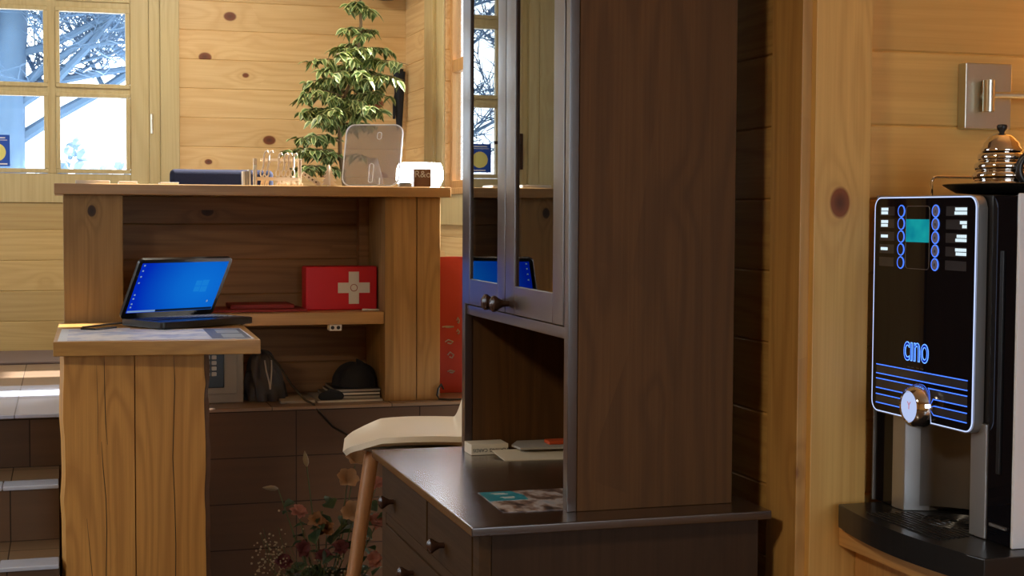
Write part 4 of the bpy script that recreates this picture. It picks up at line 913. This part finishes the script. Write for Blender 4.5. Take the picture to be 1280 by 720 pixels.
text('logo_fill', 'cıno', .056, glow('logo_blue', (.01, .03, .55), .6), door, TX @ Matrix.Diagonal((.88, 1.30, 1, 1)), extrude=.0003)
text('logo_outline', 'cıno', .056, glow('logo_outline_blue', (.12, .32, 1.0), 2.0), door, TX @ Matrix.Diagonal((.88, 1.30, 1, 1)), outline=.0007)
for y in (2.402, 2.388, 2.372, 2.358): MB().box(XD-.0004, XD+.0004, y-.005, y+.005, 1.1775, 1.180).build('strapline_mark', M['bandp'], door)
dl = MB().lathe([(.032, 0), (.041, .002), (.041, .010), (.036, .024), (.029, .030), (.026, .026)], (XP, 2.356, 1.111), 40, Matrix.Rotation(-PI/2, 3, 'Y')).build('dial_ring', M['chrome'], door)
MB().lathe([(.026, 0), (.0255, .0025), (.018, .004)], (XP-.026, 2.356, 1.111), 36, Matrix.Rotation(-PI/2, 3, 'Y')).build('dial_face', glow('dial_glow', (.55, .66, 1.0), .85), dl)
text('dial_mark', 'Y', .020, glow('dial_mark_red', (.85, .35, .5), .6), dl, Matrix(((0, 0, -1, XP-.0306), (-1, 0, 0, 2.352), (0, 1, 0, 1.113), (0, 0, 0, 1))))
# gallery wire on the top of the machine
MB().tube([(1.603, 2.50, ZM-.002), (1.603, 2.50, 1.524), (1.606, 2.50, 1.531), (1.613, 2.50, 1.534), (1.96, 2.50, 1.534), (1.967, 2.50, 1.530), (1.969, 2.50, 1.524), (1.969, 2.50, ZM-.002)], .003, 10).build('cup_rail', M['chrome'], cm)

tr = thing('serving_tray', 'black round tray on top of the coffee machine', 'tray', (1.697, 2.28, ZM))
MB().lathe([(.13, .001), (.156, .003), (.178, .016), (.180, .018), (.178, .019), (.156, .007), (.02, .005)], (1.697, 2.28, ZM), 48).build('tray_body', plain('black_tray', (.02, .017, .014), .25), tr)
kt = thing('beehive_teapot', 'small chrome ribbed teapot with black handle on the tray', 'teapot', (1.603, 2.28, ZM+.006))
pr = [(.040, 0)]
for k in range(4):
    R_ = (.0505, .0485, .0455, .040)[k]
    for q in range(7):
        a = -PI/2+PI*q/6; pr.append((R_-.004+.004*math.cos(a)*1.4, .009+k*.0165+.0075*math.sin(a)))
pr += [(.033, .0685), (.03, .070)]
kx, ky, kz = 1.603, 2.28, ZM+.0078
MB().lathe(pr, (kx, ky, kz), 48).build('pot_body', M['chrome'], kt, smooth=50)
MB().lathe([(.036, .0685), (.037, .071), (.035, .075), (.0325, .078), (.031, .084), (.026, .089), (.022, .095), (.012, .100), (.004, .101)], (kx, ky, kz), 48).build('pot_lid', M['chrome'], kt, smooth=50)
MB().lathe([(.004, .100), (.005, .104), (.0085, .108), (.0095, .113), (.008, .1165), (.002, .1175)], (kx, ky, kz), 24).build('lid_knob', M['black'], kt, smooth=50)
ru = Vector((.85, -.52, 0)).normalized(); rc_ = Vector((kx+.021, ky-.0625, kz+.036))
hp = [rc_+ru*(.0235*math.cos(a))+Vector((0, 0, .0275*math.sin(a))) for a in [2*PI*k/36 for k in range(37)]]
MB().tube(hp, .0068, 12, cap=False).build('handle', M['black'], kt, smooth=60)
MB().tube([(kx+.005, ky+.044, kz+.02), (kx+.010, ky+.066, kz+.035), (kx+.012, ky+.076, kz+.055)], [.011, .008, .006], 12).build('spout', M['chrome'], kt, smooth=60)

# wall sconce with its arm and shade
sc_ = thing('wall_sconce', 'brushed nickel wall lamp bracket above the coffee machine', 'wall lamp', (1.77, 2.59, 1.70))
MB().box(1.716, 1.822, 2.563, 2.59, 1.632, 1.762, .002).build('back_plate', M['nickel'], sc_)
MB().tube([(1.757, 2.545, 1.665), (1.757, 2.545, 1.727)], .0115, 24).tube([(1.757, 2.565, 1.696), (1.757, 2.545, 1.696)], .008, 12).build('swivel', M['nickel'], sc_)
MB().tube([(1.757, 2.545, 1.698), (2.10, 2.50, 1.700)], .0062, 14).build('arm', M['nickel'], sc_)
def shademat():
    t = NT('lamp_shade_cloth'); d = t.n('ShaderNodeBsdfDiffuse'); t.put(d.inputs[0], (.8, .7, .5)); tl_ = t.n('ShaderNodeBsdfTranslucent'); t.put(tl_.inputs[0], (.85, .7, .45)); mx = t.n('ShaderNodeMixShader')
    t.t.links.new(d.outputs[0], mx.inputs[1]); t.t.links.new(tl_.outputs[0], mx.inputs[2]); t.t.links.new(mx.outputs[0], t.out.inputs[0]); return t.m
b = MB(); b.grid(lambda u, v: (2.12+(.075+.03*(1-v))*math.cos(2*PI*u), 2.47+(.075+.03*(1-v))*math.sin(2*PI*u), 1.70+.20*v), 40, 2, close_u=True); bmesh.ops.solidify(b.b, geom=b.b.faces[:], thickness=.002); b.build('lamp_shade', shademat(), sc_)
MB().lathe([(.012, 0), (.016, .01), (.016, .05), (.01, .06)], (2.12, 2.47, 1.70), 16).build('lamp_holder', M['nickel'], sc_)
bl = lamp('sconce_bulb', 'POINT', (2.12, 2.47, 1.82), 54, (1.0, .64, .30), radius=.03)
